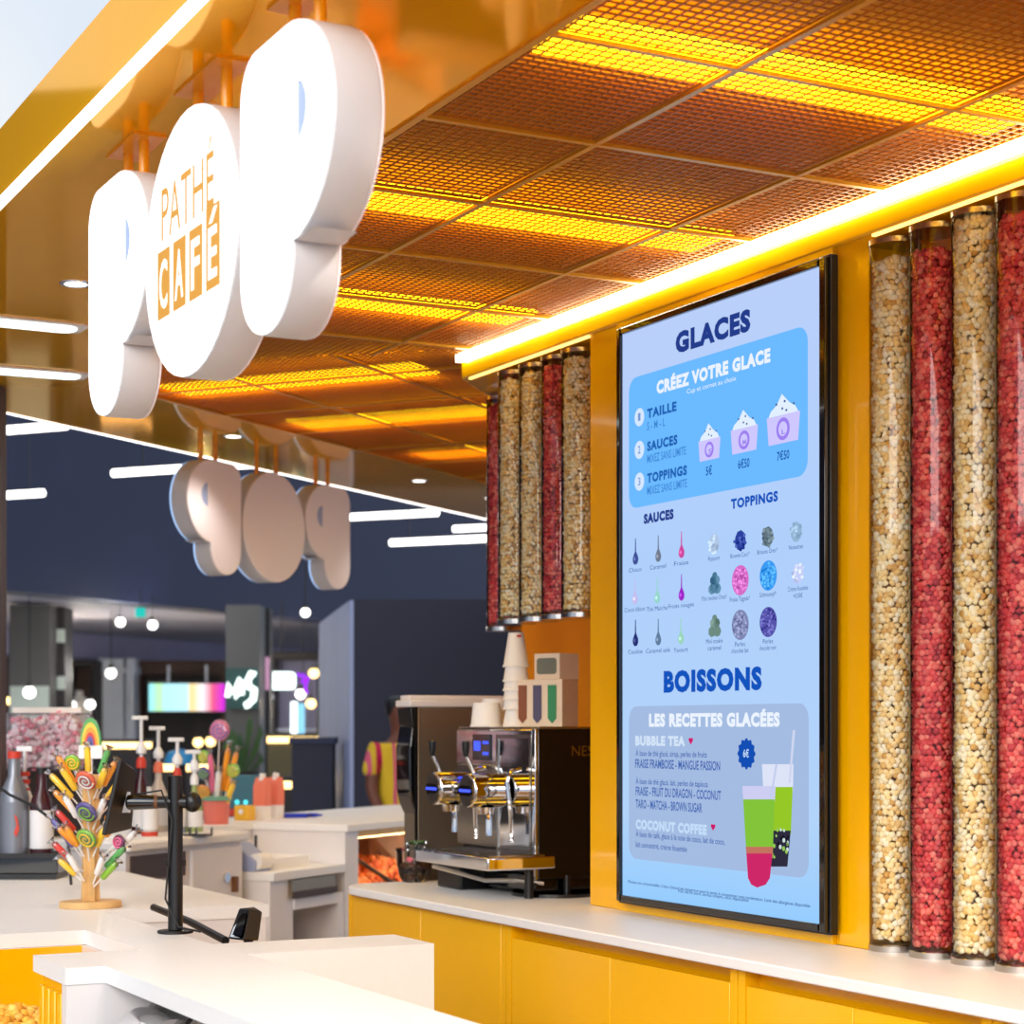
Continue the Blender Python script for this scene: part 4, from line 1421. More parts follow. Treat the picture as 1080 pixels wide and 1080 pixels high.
sticks = [((-.015, -.03, .26), (-.07, -.07, .37), 'white', 'front left, above the violet lollipop'), ((.015, -.03, .26), (.06, -.07, .36), 'white', 'front right, above the violet lollipop'), ((-.015, -.03, .17), (-.065, -.07, .27), 'orange', 'front left, beside the lime lollipop'), ((.015, -.03, .17), (.06, -.07, .265), 'yellow', 'front right, beside the lime lollipop'), ((-.015, -.03, .09), (-.06, -.07, .18), 'white', 'front bottom left'), ((.015, -.03, .08), (.055, -.07, .17), 'white', 'front bottom right'), ((-.02, -.01, .35), (-.085, -.05, .46), 'yellow', 'upper left inner tier'), ((.015, -.02, .36), (.06, -.05, .46), 'yellow', 'upper right, beside the coral lollipop'), ((-.02, 0, .36), (-.105, -.02, .50), 'orange', 'upper left tier'), ((-.02, -.01, .32), (-.125, -.03, .44), 'yellow', 'upper left tier, outermost'), ((-.02, -.01, .28), (-.11, -.04, .385), 'orange', 'left middle tier'),
          ((-.02, 0, .22), (-.105, -.03, .32), 'red', 'left side above the lowest pair'), ((-.02, -.01, .18), (-.095, -.045, .265), 'orange', 'lower left tier'), ((-.02, -.02, .12), (-.11, -.05, .215), 'red', 'lower left tier, dark wrapper'),
          ((-.02, 0, .08), (-.10, -.02, .16), 'yellow', 'bottom left tier'), ((.02, 0, .36), (.085, -.02, .48), 'orange', 'upper right tier'), ((.02, -.01, .31), (.12, -.02, .45), 'yellow', 'right side beside the tablet'),
          ((.02, -.01, .25), (.115, -.03, .36), 'orange', 'right middle tier'), ((.02, 0, .2), (.105, -.02, .30), 'orange', 'right side below the plum lollipop'), ((.02, -.02, .1), (.12, -.04, .2), 'green', 'lower right tier'),
          ((.02, 0, .12), (.15, -.01, .25), 'white', 'outer lower right tier'), ((.015, -.02, .07), (.095, -.045, .15), 'lime', 'bottom right tier'), ((-.01, .02, .40), (-.02, .04, .53), 'yellow', 'very top, behind the coral lollipop'),
          ((.01, .02, .40), (.05, .04, .52), 'green', 'top right, behind the coral lollipop'), ((-.02, .01, .15), (-.13, .02, .29), 'violet', 'outer left side'), ((.0, .02, .30), (-.06, .05, .46), 'white', 'rear upper left')]
for a, b, c, lab in sticks:
    candy_stick(P3(*a), P3(*b), c, 'wrapped %s candy stick, %s of the wooden candy stand' % (c, lab))

# ---- tablet pole
pp = onz(185, 984, ZT)
tp = thing('tablet_stand', 'black pole with a tilted tablet seen edge-on, on the front worktop', 'tablet stand', (pp.x, pp.y, ZT), TH)
ztop = CZ + (HOR - 818) / FPX * pp.y - ZT
MB().cyl((0, 0, 0), (0, 0, 0.008), 0.052, n=32).build('base', 'black', tp, bevel=.002)
MB().cyl((0, 0, 0.008), (0, 0, ztop), 0.0215, n=24).build('pole', 'black', tp, bevel=.002)
zm = CZ + (HOR - 846) / FPX * pp.y - ZT
armdir = Vector((-1, 0, 0)); armdir.rotate(Matrix.Rotation(-TH, 3, 'Z'))
MB().cyl(armdir * -.05, armdir * .055, .018, n=16).build('clamp', 'black', tp).location = (0, 0, zm)
MB().cyl(armdir * .05, armdir * .06, .019, n=16).build('copper_ring', 'brown', tp).location = (0, 0, zm)
MB().cyl(armdir * .06, armdir * .135, .02, .024, n=16).build('arm', 'black_gloss', tp).location = (0, 0, zm)
MB().ell(armdir * -.05, (.026, .026, .03), 14, 8).build('clamp_knob', 'black', tp).location = (0, 0, zm)
tb = MB()
corners = [(126.7, 801, 0), (109, 881, 0), (137, 874, .03), (142, 813, .03)]
ws = [at(x, y, pp.y + (-.12 if k == 0 else .1)) for x, y, k in corners]
inv = Matrix.Rotation(-TH, 3, 'Z')
loc = [inv @ (Vector(q) - Vector((pp.x, pp.y, ZT))) for q in ws]
nn = (loc[1] - loc[0]).cross(loc[3] - loc[0]).normalized() * .006
tb.add([q + nn for q in loc] + [q - nn for q in loc], [(0, 1, 2, 3), (7, 6, 5, 4), (0, 4, 5, 1), (1, 5, 6, 2), (2, 6, 7, 3), (3, 7, 4, 0)])
tb.build('tablet', 'black', tp, bevel=.003)
MB().box(armdir.x * .155 - .02, armdir.x * .155 + .02, armdir.y * .155 - .02, armdir.y * .155 + .02, -.03, .03).build('tablet_mount', 'steel', tp).location = (0, 0, zm)
MB().tube([armdir * .13 + Vector((0, 0, zm + .02)), armdir * .05 + Vector((0, -.03, zm + .035)), Vector((-.02, -.03, zm - .05)), Vector((-.024, -.01, .2)), Vector((-.03, .0, .1)), Vector((0.0, -.03, .02)), Vector((.06, -.05, .005))], .003, 6).build('cable', 'rubber', tp)
MB().box(-.028, .028, -.012, .012, .195, .212).build('cable_clip', 'black', tp)

# ---- card terminal on its arm
q = onz(258, 1000, ZT)
c0 = at(262, 975, 5.55)
ct_ = thing('card_terminal', 'black card terminal with silver-framed screen behind the front worktop', 'card terminal', (c0.x, c0.y, c0.z), TH)
def tl(px, py, Y):
    return inv @ (at(px, py, Y) - c0)
b = [tl(246, 993, 5.50), tl(254, 957, 5.56), tl(263, 958, 5.56), tl(259, 992, 5.48)]
MB().add([tl(240, 990, 5.5), tl(252, 958, 5.55), tl(264, 958, 5.52), tl(257, 992, 5.46), tl(258, 992, 5.56), tl(268, 956, 5.62), tl(277, 962, 5.6), tl(273, 992, 5.54)],
         [(0, 1, 2, 3), (4, 7, 6, 5), (0, 4, 5, 1), (1, 5, 6, 2), (2, 6, 7, 3), (3, 7, 4, 0)]).build('housing', 'black', ct_, bevel=.004)
MB().add([tl(242.5, 988, 5.497), tl(252.5, 961, 5.545), tl(262, 961, 5.517), tl(256, 989.5, 5.459)], [(0, 1, 2, 3)]).build('screen_frame', 'chrome', ct_)
MB().add([tl(245, 986, 5.49), tl(253.5, 963.5, 5.535), tl(260.5, 963.5, 5.51), tl(254.5, 987, 5.452)], [(0, 1, 2, 3)]).build('screen', 'black_gloss', ct_)
ar = MB()
ar.tube([tl(162, 957, 6.2), tl(200, 972, 5.9), tl(238, 992, 5.55)], .012, 8)
ar.build('arm', 'black', ct_)
MB().cyl(tl(262, 990, 5.53), tl(262, 996, 5.53) + Vector((0, 0, -.9)), .014, n=12).build('post', 'black', ct_)

# ================================================================== REAR COUNTER (B)
ZR = 1.075
def b_thing(name, label, cat, n, s, z, group=None):
    return thing(name, label, cat, WB(n, s, z), PH, group)
lg = b_obj(MB().prism([(-5.72, 7.64), (-5.28, 7.64), (-5.28, 8.30), (-4.74, 8.30), (-4.74, 10.6), (-5.72, 10.6)], ZR - 0.035, ZR), 'worktop', 'counter_white', 0.003)
tag(lg, 'white raised ledge of the rear counter behind the popcorn warmer', 'worktop')
# cabinet under the syrup bottles
bc = b_thing('bar_cabinet', 'white bar cabinet under the pump bottles, with keyhole and dark drawer', 'cabinet', 4.9, 6.72, 0)
MB().box(-0.8, 0.0, 0, 0.88, 0, ZR - 0.046).build('body', 'panel_white', bc)
MB().box(-0.82, 0.035, -0.02, 0.90, ZR - 0.045, ZR).build('top_slab', 'counter_white', bc, bevel=0.012)
dr = MB().box(0.0, 0.012, 0.03, 0.42, ZR - 0.17, ZR - 0.065).build('drawer', 'dark_brown', bc)
MB().box(0.0, 0.02, 0.46, 0.86, 0.1, ZR - 0.065).build('door', 'panel_white', bc, bevel=0.004)
MB().cyl((0.02, 0.72, ZR - 0.2), (0.034, 0.72, ZR - 0.2), 0.022, n=16).build('lock', 'chrome', bc)
MB().box(0.02, 0.045, 0.77, 0.79, ZR - 0.27, ZR - 0.2).build('door_handle', 'brown', bc)
# lower work area
wk = b_thing('service_unit', 'white rear service unit with steel drawer and open niche', 'cabinet', 4.75, 7.64, 0)
MB().box(-0.55, 0.0, 0.0, 0.66, 0.845, 0.885).build('work_surface', 'counter_white', wk, bevel=0.003)
MB().box(-0.58, -0.54, 0.0, 0.66, 0.0, ZR - 0.036).build('back_panel', 'panel_white', wk)
MB().box(-0.54, -0.02, 0.0, 0.20, 0.0, 0.844).build('left_carcass', 'panel_white', wk)
d2 = MB().box(-0.02, 0.0, 0.16, 0.56, 0.765, 0.84).build('drawer', 'steel_brushed', wk)
MB().box(0.0, 0.012, 0.16, 0.56, 0.755, 0.785).build('drawer_lip', 'dark_brown', d2)
MB().box(-0.54, -0.01, 0.20, 0.66, 0.70, 0.75).build('rail', 'panel_white', wk)
MB().box(-0.54, -0.01, 0.60, 0.66, 0.0, 0.70).build('right_post', 'panel_white', wk)
MB().box(-0.54, -0.01, 0.20, 0.60, 0.42, 0.45).build('niche_floor', 'panel_white', wk)
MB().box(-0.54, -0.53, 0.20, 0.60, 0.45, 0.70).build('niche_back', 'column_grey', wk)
bl = b_thing('roller', 'black roll lying in the open niche of the service unit', 'roll', 4.95, 7.98, 0.45)
MB().cyl((0, -0.08, 0.03), (0, 0.08, 0.03), 0.03, n=16).build('roll_body', 'rubber', bl)
MB().cyl((0, -0.085, 0.03), (0, 0.085, 0.03), 0.01, n=12).build('core', 'steel', bl)
tray = b_thing('tray', 'shallow clear-white tray on the rear service unit', 'tray', 4.98, 7.98, 0.885)
MB().box(-0.11, 0.11, -0.15, 0.17, 0, 0.006).build('tray_base', 'paper_cup', tray)
for a in ((-0.11, -0.104, -0.15, 0.17), (0.104, 0.11, -0.15, 0.17), (-0.104, 0.104, -0.15, -0.144), (-0.104, 0.104, 0.164, 0.17)):
    MB().box(*a, 0.006, 0.05).build('tray_side', 'paper_cup', tray)
pr = b_thing('receipt_printer', 'grey receipt printer with a paper roll beside the white tray', 'printer', 4.93, 7.72, 0.885)
MB().prism([(-0.09, 0.0), (0.07, 0.0), (0.07, 0.05), (-0.04, 0.13), (-0.09, 0.13)], -0.07, 0.07, 'y').build('casing', 'bluegrey', pr, bevel=0.006)
MB().cyl((0.06, -0.05, 0.045), (0.06, 0.05, 0.045), 0.038, n=20).build('paper_roll', 'paper_cup', pr)
MB().box(-0.02, -0.01, 0.072, 0.08, 0.0, 0.16).build('pen_clip', 'black', pr)

# popcorn warmer
pw = b_thing('popcorn_warmer', 'warm-lit popcorn warmer with slanted glass lid in the rear counter', 'popcorn warmer', 4.76, 8.31, 0)
MB().box(-0.86, 0.0, 0.0, 0.13, 0, ZR - 0.0355).build('side_panel', 'panel_white', pw)
MB().box(-0.86, 0.0, 1.05, 2.28, 0, ZR - 0.0355).build('side_panel', 'panel_white', pw)
MB().box(-0.86, -0.84, 0.13, 1.05, 0, ZR - 0.0355).build('back_panel', 'carton', pw)
MB().box(-0.84, -0.02, 0.13, 1.05, 0, 0.40).build('bin_base', 'carton', pw)
MB().box(-0.84, 0.0, 0.13, 1.05, ZR - 0.07, ZR - 0.036).build('light_hood', 'wood', pw)
MB().box(-0.06, -0.04, 0.2, 0.98, ZR - 0.076, ZR - 0.07).build('lamp', 'warmer_glow', pw)
MB().add([(-0.02, 0.16, 0.62), (-0.02, 1.03, 0.62), (-0.42, 1.03, 0.96), (-0.42, 0.16, 0.96)], [(0, 1, 2, 3)]).build('glass_lid', 'glass_warm', pw)
MB().tube([(-0.02, 0.66, 0.70), (-0.2, 0.5, 0.86), (-0.3, 0.42, 0.95)], 0.011).build('lid_strut', 'rubber', pw)
P, R, P2, R2 = [], [], [], []
for _ in range(1500):
    x, y = random.uniform(-0.78, -0.06), random.uniform(0.16, 1.02)
    h = 0.70 + 0.12 * (1 - ((x + .5) / .5) ** 2) + .03 * math.sin(y * 9)
    P.append((x, y, h + random.uniform(-.03, .02))); R.append(random.uniform(.014, .022))
for _ in range(800):
    x, y = random.uniform(-0.12, -0.03), random.uniform(0.16, 0.9)
    P2.append((x, y, random.uniform(0.50, 0.70))); R2.append(random.uniform(.013, .02))
w = WB(4.76, 8.31, 0)
tag(link('popcorn', lumps('popcorn', np.array(P), np.array(R), 'popcorn_orange'), None, w, PH), 'orange popcorn heaped inside the rear popcorn warmer', 'popcorn', None, 'stuff')
tag(link('popcorn', lumps('popcorn', np.array(P2), np.array(R2), 'popcorn_pink'), None, w, PH), 'pink popcorn at the front of the rear popcorn warmer', 'popcorn', None, 'stuff')

# ---- things on the rear ledge
mat('pot_coral', (232, 122, 106), .45); mat('mint', (112, 168, 140), .4); mat('carton_coral', (244, 128, 96), .5); mat('teal', (60, 108, 120), .4)
mat('pen_blue', (20, 50, 190), .35); mat('box_yellow', (250, 190, 40), .5)
emis('cyan_light', (90, 230, 240), 1.5)
p = onz(228, 869, ZR)
pot = thing('flower_pot', 'coral pot with mint rim holding a bunch of lollipops', 'pot', (p.x, p.y, ZR), PH)
MB().lathe([(0.0, 0.0), (0.060, 0.0), (0.068, 0.115), (0.074, 0.118), (0.074, 0.135), (0.066, 0.135), (0.060, 0.02), (0.0, 0.02)], 24).build('pot_body', 'pot_coral', pot)
MB().lathe([(0.069, 0.116), (0.077, 0.116), (0.077, 0.136), (0.069, 0.136)], 24).build('rim', 'mint', pot)
Q = Vector((p.x, p.y, ZR))
def Q3(x, y, z): return Q + Vector((x, y, z))
rb = [((.0, 0, .05), (.012, .02, .41), .05, 'pink', 'large rainbow lollipop topping the coral pot'), ((.0, -.02, .05), (-.05, -.03, .22), .03, 'violet', 'violet lollipop at the left of the coral pot'),
      ((.02, 0, .05), (.075, -.01, .23), .034, 'lime', 'pale lime lollipop at the right of the coral pot'), ((-.02, -.02, .05), (-.045, -.05, .13), .034, 'orange', 'orange lollipop low in the coral pot'),
      ((-.02, 0, .05), (-.06, .02, .30), .03, 'lime', 'olive lollipop at the upper left of the coral pot')]
for a, b, r, c, lab in rb:
    lollipop(Q3(*a), Q3(*b), r, c, lab, None, 'lollipops in the coral pot')
for a, b, c, lab in (((.01, 0, .05), (.06, 0, .37), 'orange', 'tall orange'), ((.02, .0, .05), (.1, 0, .35), 'orange', 'outer orange'), ((.03, -.02, .05), (.09, -.03, .2), 'yellow', 'short yellow'),
                     ((-.01, 0, .05), (-.03, 0, .34), 'pink', 'tall pink'), ((.0, -.03, .05), (.02, -.05, .26), 'white', 'white')):
    candy_stick(Q3(*a), Q3(*b), c, '%s candy stick standing in the coral lollipop pot' % lab, .014, 'candy sticks in the coral pot')
for i, (px, lab) in enumerate(((276.5, 'left coral and white drink carton on the rear ledge'), (290.5, 'right coral and white drink carton on the rear ledge'))):
    p = onz(px, 864 - i * 1.2, ZR)
    c = thing('drink_carton', lab, 'carton', (p.x, p.y, ZR), PH - .05, 'drink cartons on the rear ledge')
    MB().box(-0.03, 0.03, -0.035, 0.035, 0, 0.07).build('lower_body', 'paper_cup', c)
    MB().prism([(-0.03, 0.07), (0.03, 0.07), (0.03, 0.17), (0.012, 0.215), (-0.006, 0.215), (-0.03, 0.17)], -0.035, 0.035, 'x').build('upper_body', 'carton_coral', c)
    MB().cyl((0, 0, 0.2), (0.005, 0, 0.235), 0.017, n=14).build('cap', 'paper_cup', c)
p = onz(258, 865, ZR)
c = thing('sweet_box', 'small yellow box with a round mark between pot and cartons', 'box', (p.x, p.y, ZR), PH)
MB().box(-0.04, 0.04, -0.035, 0.04, 0, 0.075).build('carton', 'box_yellow', c, bevel=.003)
MB().cyl((-0.0, -0.0355, 0.045), (-0.0, -0.038, 0.045), 0.014, n=14).build('mark', 'paper_cup', c)
p = onz(252, 862, ZR) + Vector((-.02, .14, 0))
c = thing('payment_terminal', 'dark teal terminal with two cyan lights behind the yellow box', 'terminal', (p.x, p.y, ZR), -.3)
MB().prism([(-0.09, 0.04), (0.10, 0.04), (0.12, 0.22), (-0.07, 0.22)], -0.02, 0.03, 'y').build('screen_body', 'teal', c, bevel=.006)
MB().box(-0.05, 0.05, -0.02, 0.06, 0, 0.04).build('stand', 'tape_red', c)
for x in (0.0, 0.05):
    MB().cyl((x, -0.0205, 0.075), (x, -0.024, 0.075), 0.013, n=14).build('indicator', 'cyan_light', c)
p = onz(312, 862, ZR)
for i, (dx, dy, a, lab) in enumerate(((0, 0, .15, 'longer blue pen on the rear ledge'), (0.02, -0.06, .3, 'shorter blue marker in front of the longer pen'))):
    c = thing('pen', lab, 'pen', (p.x + dx, p.y + dy, ZR), a, 'pens on the rear ledge')
    L = 0.14 if i == 0 else 0.07
    MB().cyl((-L, 0, 0.011), (L * .7, 0, 0.011), 0.011, n=10).build('barrel', 'pen_blue', c)
    MB().cyl((L * .7, 0, 0.011), (L, 0, 0.011), 0.011, 0.003, n=10).build('tip', 'pen_blue' if i == 0 else 'black', c)

# ---- pump bottles on the bar cabinet
mat('syrup_dark', (60, 20, 30), .2); mat('syrup_clear', (214, 200, 186), .2); mat('syrup_green', (150, 166, 96), .2); mat('plastic_white', (236, 238, 240), .35)
mat('label_white', (228, 226, 226), .5); mat('bottle_grey', (132, 136, 146), .3, metal=.4); mat('glass_solid', (200, 196, 190), .15)
thin_glass('bottle_glass', (222, 216, 210))
def pump_bottle(px, yb, Y, ytop, col, lab, cap, r=.038):
    x = at(px, yb, Y)
    z0 = ZR
    H = at(px, ytop, Y).z - z0
    t = thing('pump_bottle', lab, 'bottle', (x.x, x.y, z0), .2, 'pump bottles on the bar cabinet')
    b = H * .52
    MB().lathe([(0, 0), (r, 0), (r, b * .62), (r * .9, b * .7), (r * .36, b * .95), (r * .34, b + .02), (0, b + .02)], 20).build('bottle_body', col, t)
    MB().lathe([(r * 1.01, b * .12), (r * 1.02, b * .12), (r * 1.02, b * .5), (r * 1.01, b * .5)], 20).build('label', 'label_white', t)
    MB().lathe([(0, b + .02), (r * .5, b + .02), (r * .5, b + .05), (r * .3, b + .07), (0, b + .07)], 16).build('collar', cap, t)
    MB().cyl((0, 0, b + .07), (0, 0, H - .015), .008, n=10).build('pump_stem', 'plastic_white', t)
    MB().lathe([(0, b + .08), (.022, b + .085), (.024, b + .11), (.01, b + .135), (0, b + .135)], 14).build('pump_chamber', 'plastic_white', t)
    MB().prism(rrect(-.042, .03, -.012, .012, .01), H - .018, H).build('pump_head', 'plastic_white', t, bevel=.003)
    return t
pump_bottle(149, 881, 8.75, 755, 'syrup_dark', 'tallest pump bottle with dark syrup behind the tablet', 'tape_red', .045)
pump_bottle(167, 881, 8.9, 766, 'syrup_clear', 'pump bottle with clear syrup between tablet and pole', 'carton_coral', .045)
pump_bottle(187, 881, 8.85, 778, 'bottle_grey', 'pump bottle directly behind the black pole', 'tape_red')
pump_bottle(205, 880, 8.9, 791, 'syrup_green', 'shortest pump bottle with pale green syrup right of the pole', 'plastic_white')
x = at(158, 881, 8.55)
t = thing('syrup_bottle', 'red-based syrup bottle with white berry label in front of the pump bottles', 'bottle', (x.x, x.y, ZR), 0)
MB().lathe([(0, 0), (.036, 0), (.036, .02), (0, .02)], 18).build('base_band', 'tape_red', t)
MB().lathe([(0, .02), (.036, .02), (.036, .14), (.014, .18), (.014, .215), (0, .215)], 18).build('bottle_body', 'glass_solid', t)
MB().lathe([(.0365, .03), (.0372, .03), (.0372, .12), (.0365, .12)], 18).build('label', 'label_white', t)
MB().lathe([(0, .14), (.04, .14), (.04, .175), (0, .175)], 18).build('shoulder_band', 'black', t)
for i, (px, yb) in enumerate(((212, 884), (196, 886))):
    x = at(px, yb, 8.6)
    t = thing('small_rack', ('low black wire tray right of the pump bottles', 'low black wire tray left of the pale green pump bottle')[i], 'tray', (x.x, x.y, ZR), .1)
    MB().box(-.05, .05, -.05, .05, 0, .006).build('tray_base', 'black', t)
    for a in (-.05, .044):
        MB().box(a, a + .006, -.05, .05, .006, .035).build('tray_side', 'black', t)

# ---- bottle rack at the far left of the front worktop
pr_ = onz(30, 926, ZT)
rk = thing('bottle_rack', 'black bottle rack at the left edge of the front worktop', 'rack', (pr_.x, pr_.y, ZT), 0)
MB().box(-.22, .13, -.09, .12, .0, .02).build('rack_base', 'black', rk)
MB().box(-.22, .13, -.06, .12, .02, .10).build('rack_body', 'black_gloss', rk, bevel=.004)
MB().box(-.22, .13, -.085, -.065, .085, .10).build('front_bar', 'rubber', rk)
zr = ZT + .1005
def std_bottle(px, Y, r, H, bm_, lm, lab, capm, logo=False):
    x = at(px, 880, Y)
    t = thing('syrup_bottle', lab, 'bottle', (x.x, x.y, zr), 0)
    MB().lathe([(0, 0), (r, 0), (r, H * .55), (r * .85, H * .63), (r * .45, H * .75), (r * .42, H * .93), (0, H * .93)], 22).build('bottle_body', bm_, t)
    MB().lathe([(r * 1.01, H * .05), (r * 1.015, H * .05), (r * 1.015, H * .5), (r * 1.01, H * .5)], 22).build('label', lm, t)
    MB().lathe([(0, H * .93), (r * .46, H * .93), (r * .46, H), (0, H)], 16).build('cap', capm, t)
    if logo:
        MB().prism([(.012, H * .2), (.022, H * .16), (.034, H * .24), (.024, H * .36), (.014, H * .38), (.024, H * .28)], -r * 1.03, -r * .9, 'y').build('emblem', 'tape_red', t)
    return t
std_bottle(15, 7.75, .056, .40, 'bottle_grey', 'bottle_grey', 'grey metal bottle with a red emblem at the left edge', 'tape_red', True)
std_bottle(44, 7.75, .046, .335, 'syrup_dark', 'label_white', 'dark bottle with large white label left of the candy stand', 'black')
x = at(26, 880, 7.83)
t = thing('pump_bottle', 'white pump bottle with red bands behind the grey metal bottle', 'bottle', (x.x, x.y, zr), 0)
MB().lathe([(0, 0), (.03, 0), (.03, .22), (.012, .27), (.012, .3), (0, .3)], 18).build('bottle_body', 'plastic_white', t)
for z in (.235, .27, .3):
    MB().lathe([(0, z), (.022, z), (.022, z + .018), (0, z + .018)], 14).build('band', 'tape_red', t)
MB().cyl((0, 0, .31), (0, 0, .40), .007, n=8).build('pump_stem', 'plastic_white', t)
MB().box(-.03, .03, -.01, .01, .40, .42).build('pump_head', 'plastic_white', t)
cb_ = MB().tube([at(-12, 822, 7.3), at(10, 838, 7.25), at(35, 850, 7.2), at(60, 868, 7.1), at(72, 890, 7.05), Vector((onz(75, 935, ZT).x, onz(75, 935, ZT).y, ZT + .01))], .006, 6)
tag(cb_.build('cable', 'rubber'), 'thin dark cable hanging in front of the bottles at the left', 'cable')

# bag of pink popcorn behind, on its own stand
pb = at(50, 800, 8.6)
st = thing('display_stand', 'dark display stand under the pink popcorn bags', 'stand', (pb.x, pb.y, ZR), TH)
MB().box(-.2, .2, -.12, .12, 0, pb.z - .07 - ZR).build('pedestal', 'shop_dark', st)
MB().box(-.24, .24, -.13, .13, pb.z - .07 - ZR, pb.z - .051 - ZR).build('shelf', 'shop_dark', st)
P, R = [], []
for _ in range(1300):
    x, y, z = random.uniform(-.17, .17), random.uniform(-.1, .1), random.uniform(0, .22)
    k = 1 - .25 * (z / .22) ** 2
    P.append((x * k, y * k, z + .02 * math.sin(x * 20))); R.append(random.uniform(.011, .018))
o = link('popcorn', lumps('popcorn', np.array(P), np.array(R), 'popcorn_pink'), None, (pb.x, pb.y, pb.z - .04), 0)
tag(o, 'pink and white popcorn in the big clear bag behind the bottles', 'popcorn', None, 'stuff')
bg_ = thing('popcorn_bag', 'big clear bag holding pink and white popcorn', 'bag', (pb.x, pb.y, pb.z - .05), 0)
MB().prism(rrect(-.19, .19, -.115, .115, .05), 0, .25).build('bag_film', 'film', bg_, bevel=.02)
MB().box(-.15, .15, -.01, .01, .25, .275).build('bag_seal', 'paper_cup', bg_)
# rainbow lollipop standing behind the candy tree
x = at(96, 812, 7.4)
rl = thing('rainbow_lollipop', 'large arched rainbow lollipop standing behind the candy stand', 'lollipop', (x.x, x.y, ZT), 0)
MB().cyl((0, 0, 0), (0, 0, .48), .006, n=8).build('stick', 'candy_white', rl)
zc_ = at(96, 786, 7.4).z - ZT
for i, (c, r) in enumerate((('green', .040), ('yellow', .033), ('orange', .026), ('red', .019), ('violet', .013))):
    MB().prism([(r * math.cos(math.radians(a)), zc_ + r * 2.6 * math.sin(math.radians(a))) for a in range(0, 181, 12)], -.01 - .002 * i, .01, 'y').build('arch_band', 'candy_' + c, rl)
MB().box(-.045, .045, -.012, .012, zc_ - .05, zc_).build('wrapper_tail', 'candy_white', rl)

# ================================================================== MALL BEYOND
def pendant(px0, px1, py, n, lab):
    """long suspended light running square to the rear side"""
    pc_ = at((px0 + px1) / 2, py, n)
    L = abs(px1 - px0) / FPX * n / cB
    t = thing('linear_pendant', lab, 'pendant light', pc_, PH, 'long suspended lights in the mall')
    MB().cyl((-L / 2, 0, 0), (L / 2, 0, 0), .027, n=12).build('light_tube', 'lamp_white', t)
    for x in (-L * .35, L * .35):
        MB().cyl((x, 0, .02), (x, 0, 1.9), .004, n=6).build('suspension_wire', 'black', t)
pendant(-70, 78, 454, 12.5, 'suspended linear light touching the far fascia at the left edge')
pendant(108, 345, 492, 13.0, 'long suspended linear light behind the small left letter')
pendant(-60, 52, 523, 13.5, 'lowest suspended linear light at the left edge')
pendant(330, 463, 544, 15.5, 'suspended linear light right of the small letters')
pendant(478, 560, 556, 16.5, 'short suspended linear light beside the hanging tubes')
pendant(410, 545, 569.5, 15.0, 'lowest suspended linear light left of the hanging tubes')

def globe(px, py, Y, r, m, lab, wire=.6, lit=130):
    p = at(px, py, Y)
    t = thing('globe_lamp', lab, 'lamp', p, 0, 'small round lamps in the mall')
    MB().ell((0, 0, 0), r, 12, 8).build('bulb', m, t)
    MB().cyl((0, 0, r * .8), (0, 0, r * 1.5), r * .5, n=10).build('socket', 'black', t)
    MB().cyl((0, 0, r * 1.5), (0, 0, wire), .006, n=6).build('wire', 'black', t)
    if Y >= 19 and lit:
        l = bpy.data.lights.new('globe_glow', 'POINT')
        l.energy, l.shadow_soft_size, l.color = lit, r * 1.04, ((1, .97, .92) if m == 'lamp_white' else (1, .8, .5))
        lo = bpy.data.objects.new('lamp', l)
        COL.objects.link(lo)
        lo.parent = t
globe(322, 646, 14.0, .035, 'lamp_white', 'white spot lamp on the track left of the navy wall', .35)
globe(127, 656, 20, .05, 'lamp_white', 'left of two white lamps under the corridor ceiling', .3)
globe(161, 659, 20, .05, 'lamp_white', 'right of two white lamps under the corridor ceiling', .3)
globe(117, 710, 22, .06, 'lamp_white', 'white globe lamp in front of the pale shop pilaster', .8)
globe(31, 730, 19, .06, 'lamp_white', 'white globe lamp before the greenish column at the left', 1.0)
globe(10, 739, 21, .045, 'lamp_warm', 'small warm globe lamp at the left edge', .8)
for i, (px, py, m) in enumerate(((64, 694, 'lamp_warm'), (65, 701, 'lamp_warm'), (63, 710, 'lamp_warm'), (75, 744, 'lamp_white'), (95, 743, 'lamp_white'), (331, 710, 'lamp_warm'), (328, 742, 'lamp_warm'), (317, 732, 'lamp_white'), (209, 783, 'lamp_warm'), (222, 782, 'lamp_warm'))):
    globe(px, py, 23, .06 if i > 2 else .045, m, ['top warm lamp of the cluster on the dark pillar', 'middle warm lamp of the cluster on the dark pillar', 'lowest warm lamp of the cluster on the dark pillar', 'left white lamp above the pink popcorn bag',
          'white lamp behind the rainbow lollipop', 'upper warm lamp right of the purple neon', 'lower warm lamp right of the purple neon', 'white lamp below the purple neon', 'left warm lamp behind the lollipop pot', 'right warm lamp behind the lollipop pot'][i], .25)
emis('exit_green', (40, 190, 180), 1.2)
e = thing('exit_sign', 'small glowing green exit sign under the corridor ceiling', 'sign', at(148, 646, 20), 0)
MB().box(-.05, .05, -.02, .02, -.05, .05).build('sign_body', 'exit_green', e, bevel=.01)
MB().cyl((0, 0, .05), (0, 0, .25), .006, n=6).build('hanger', 'black', e)

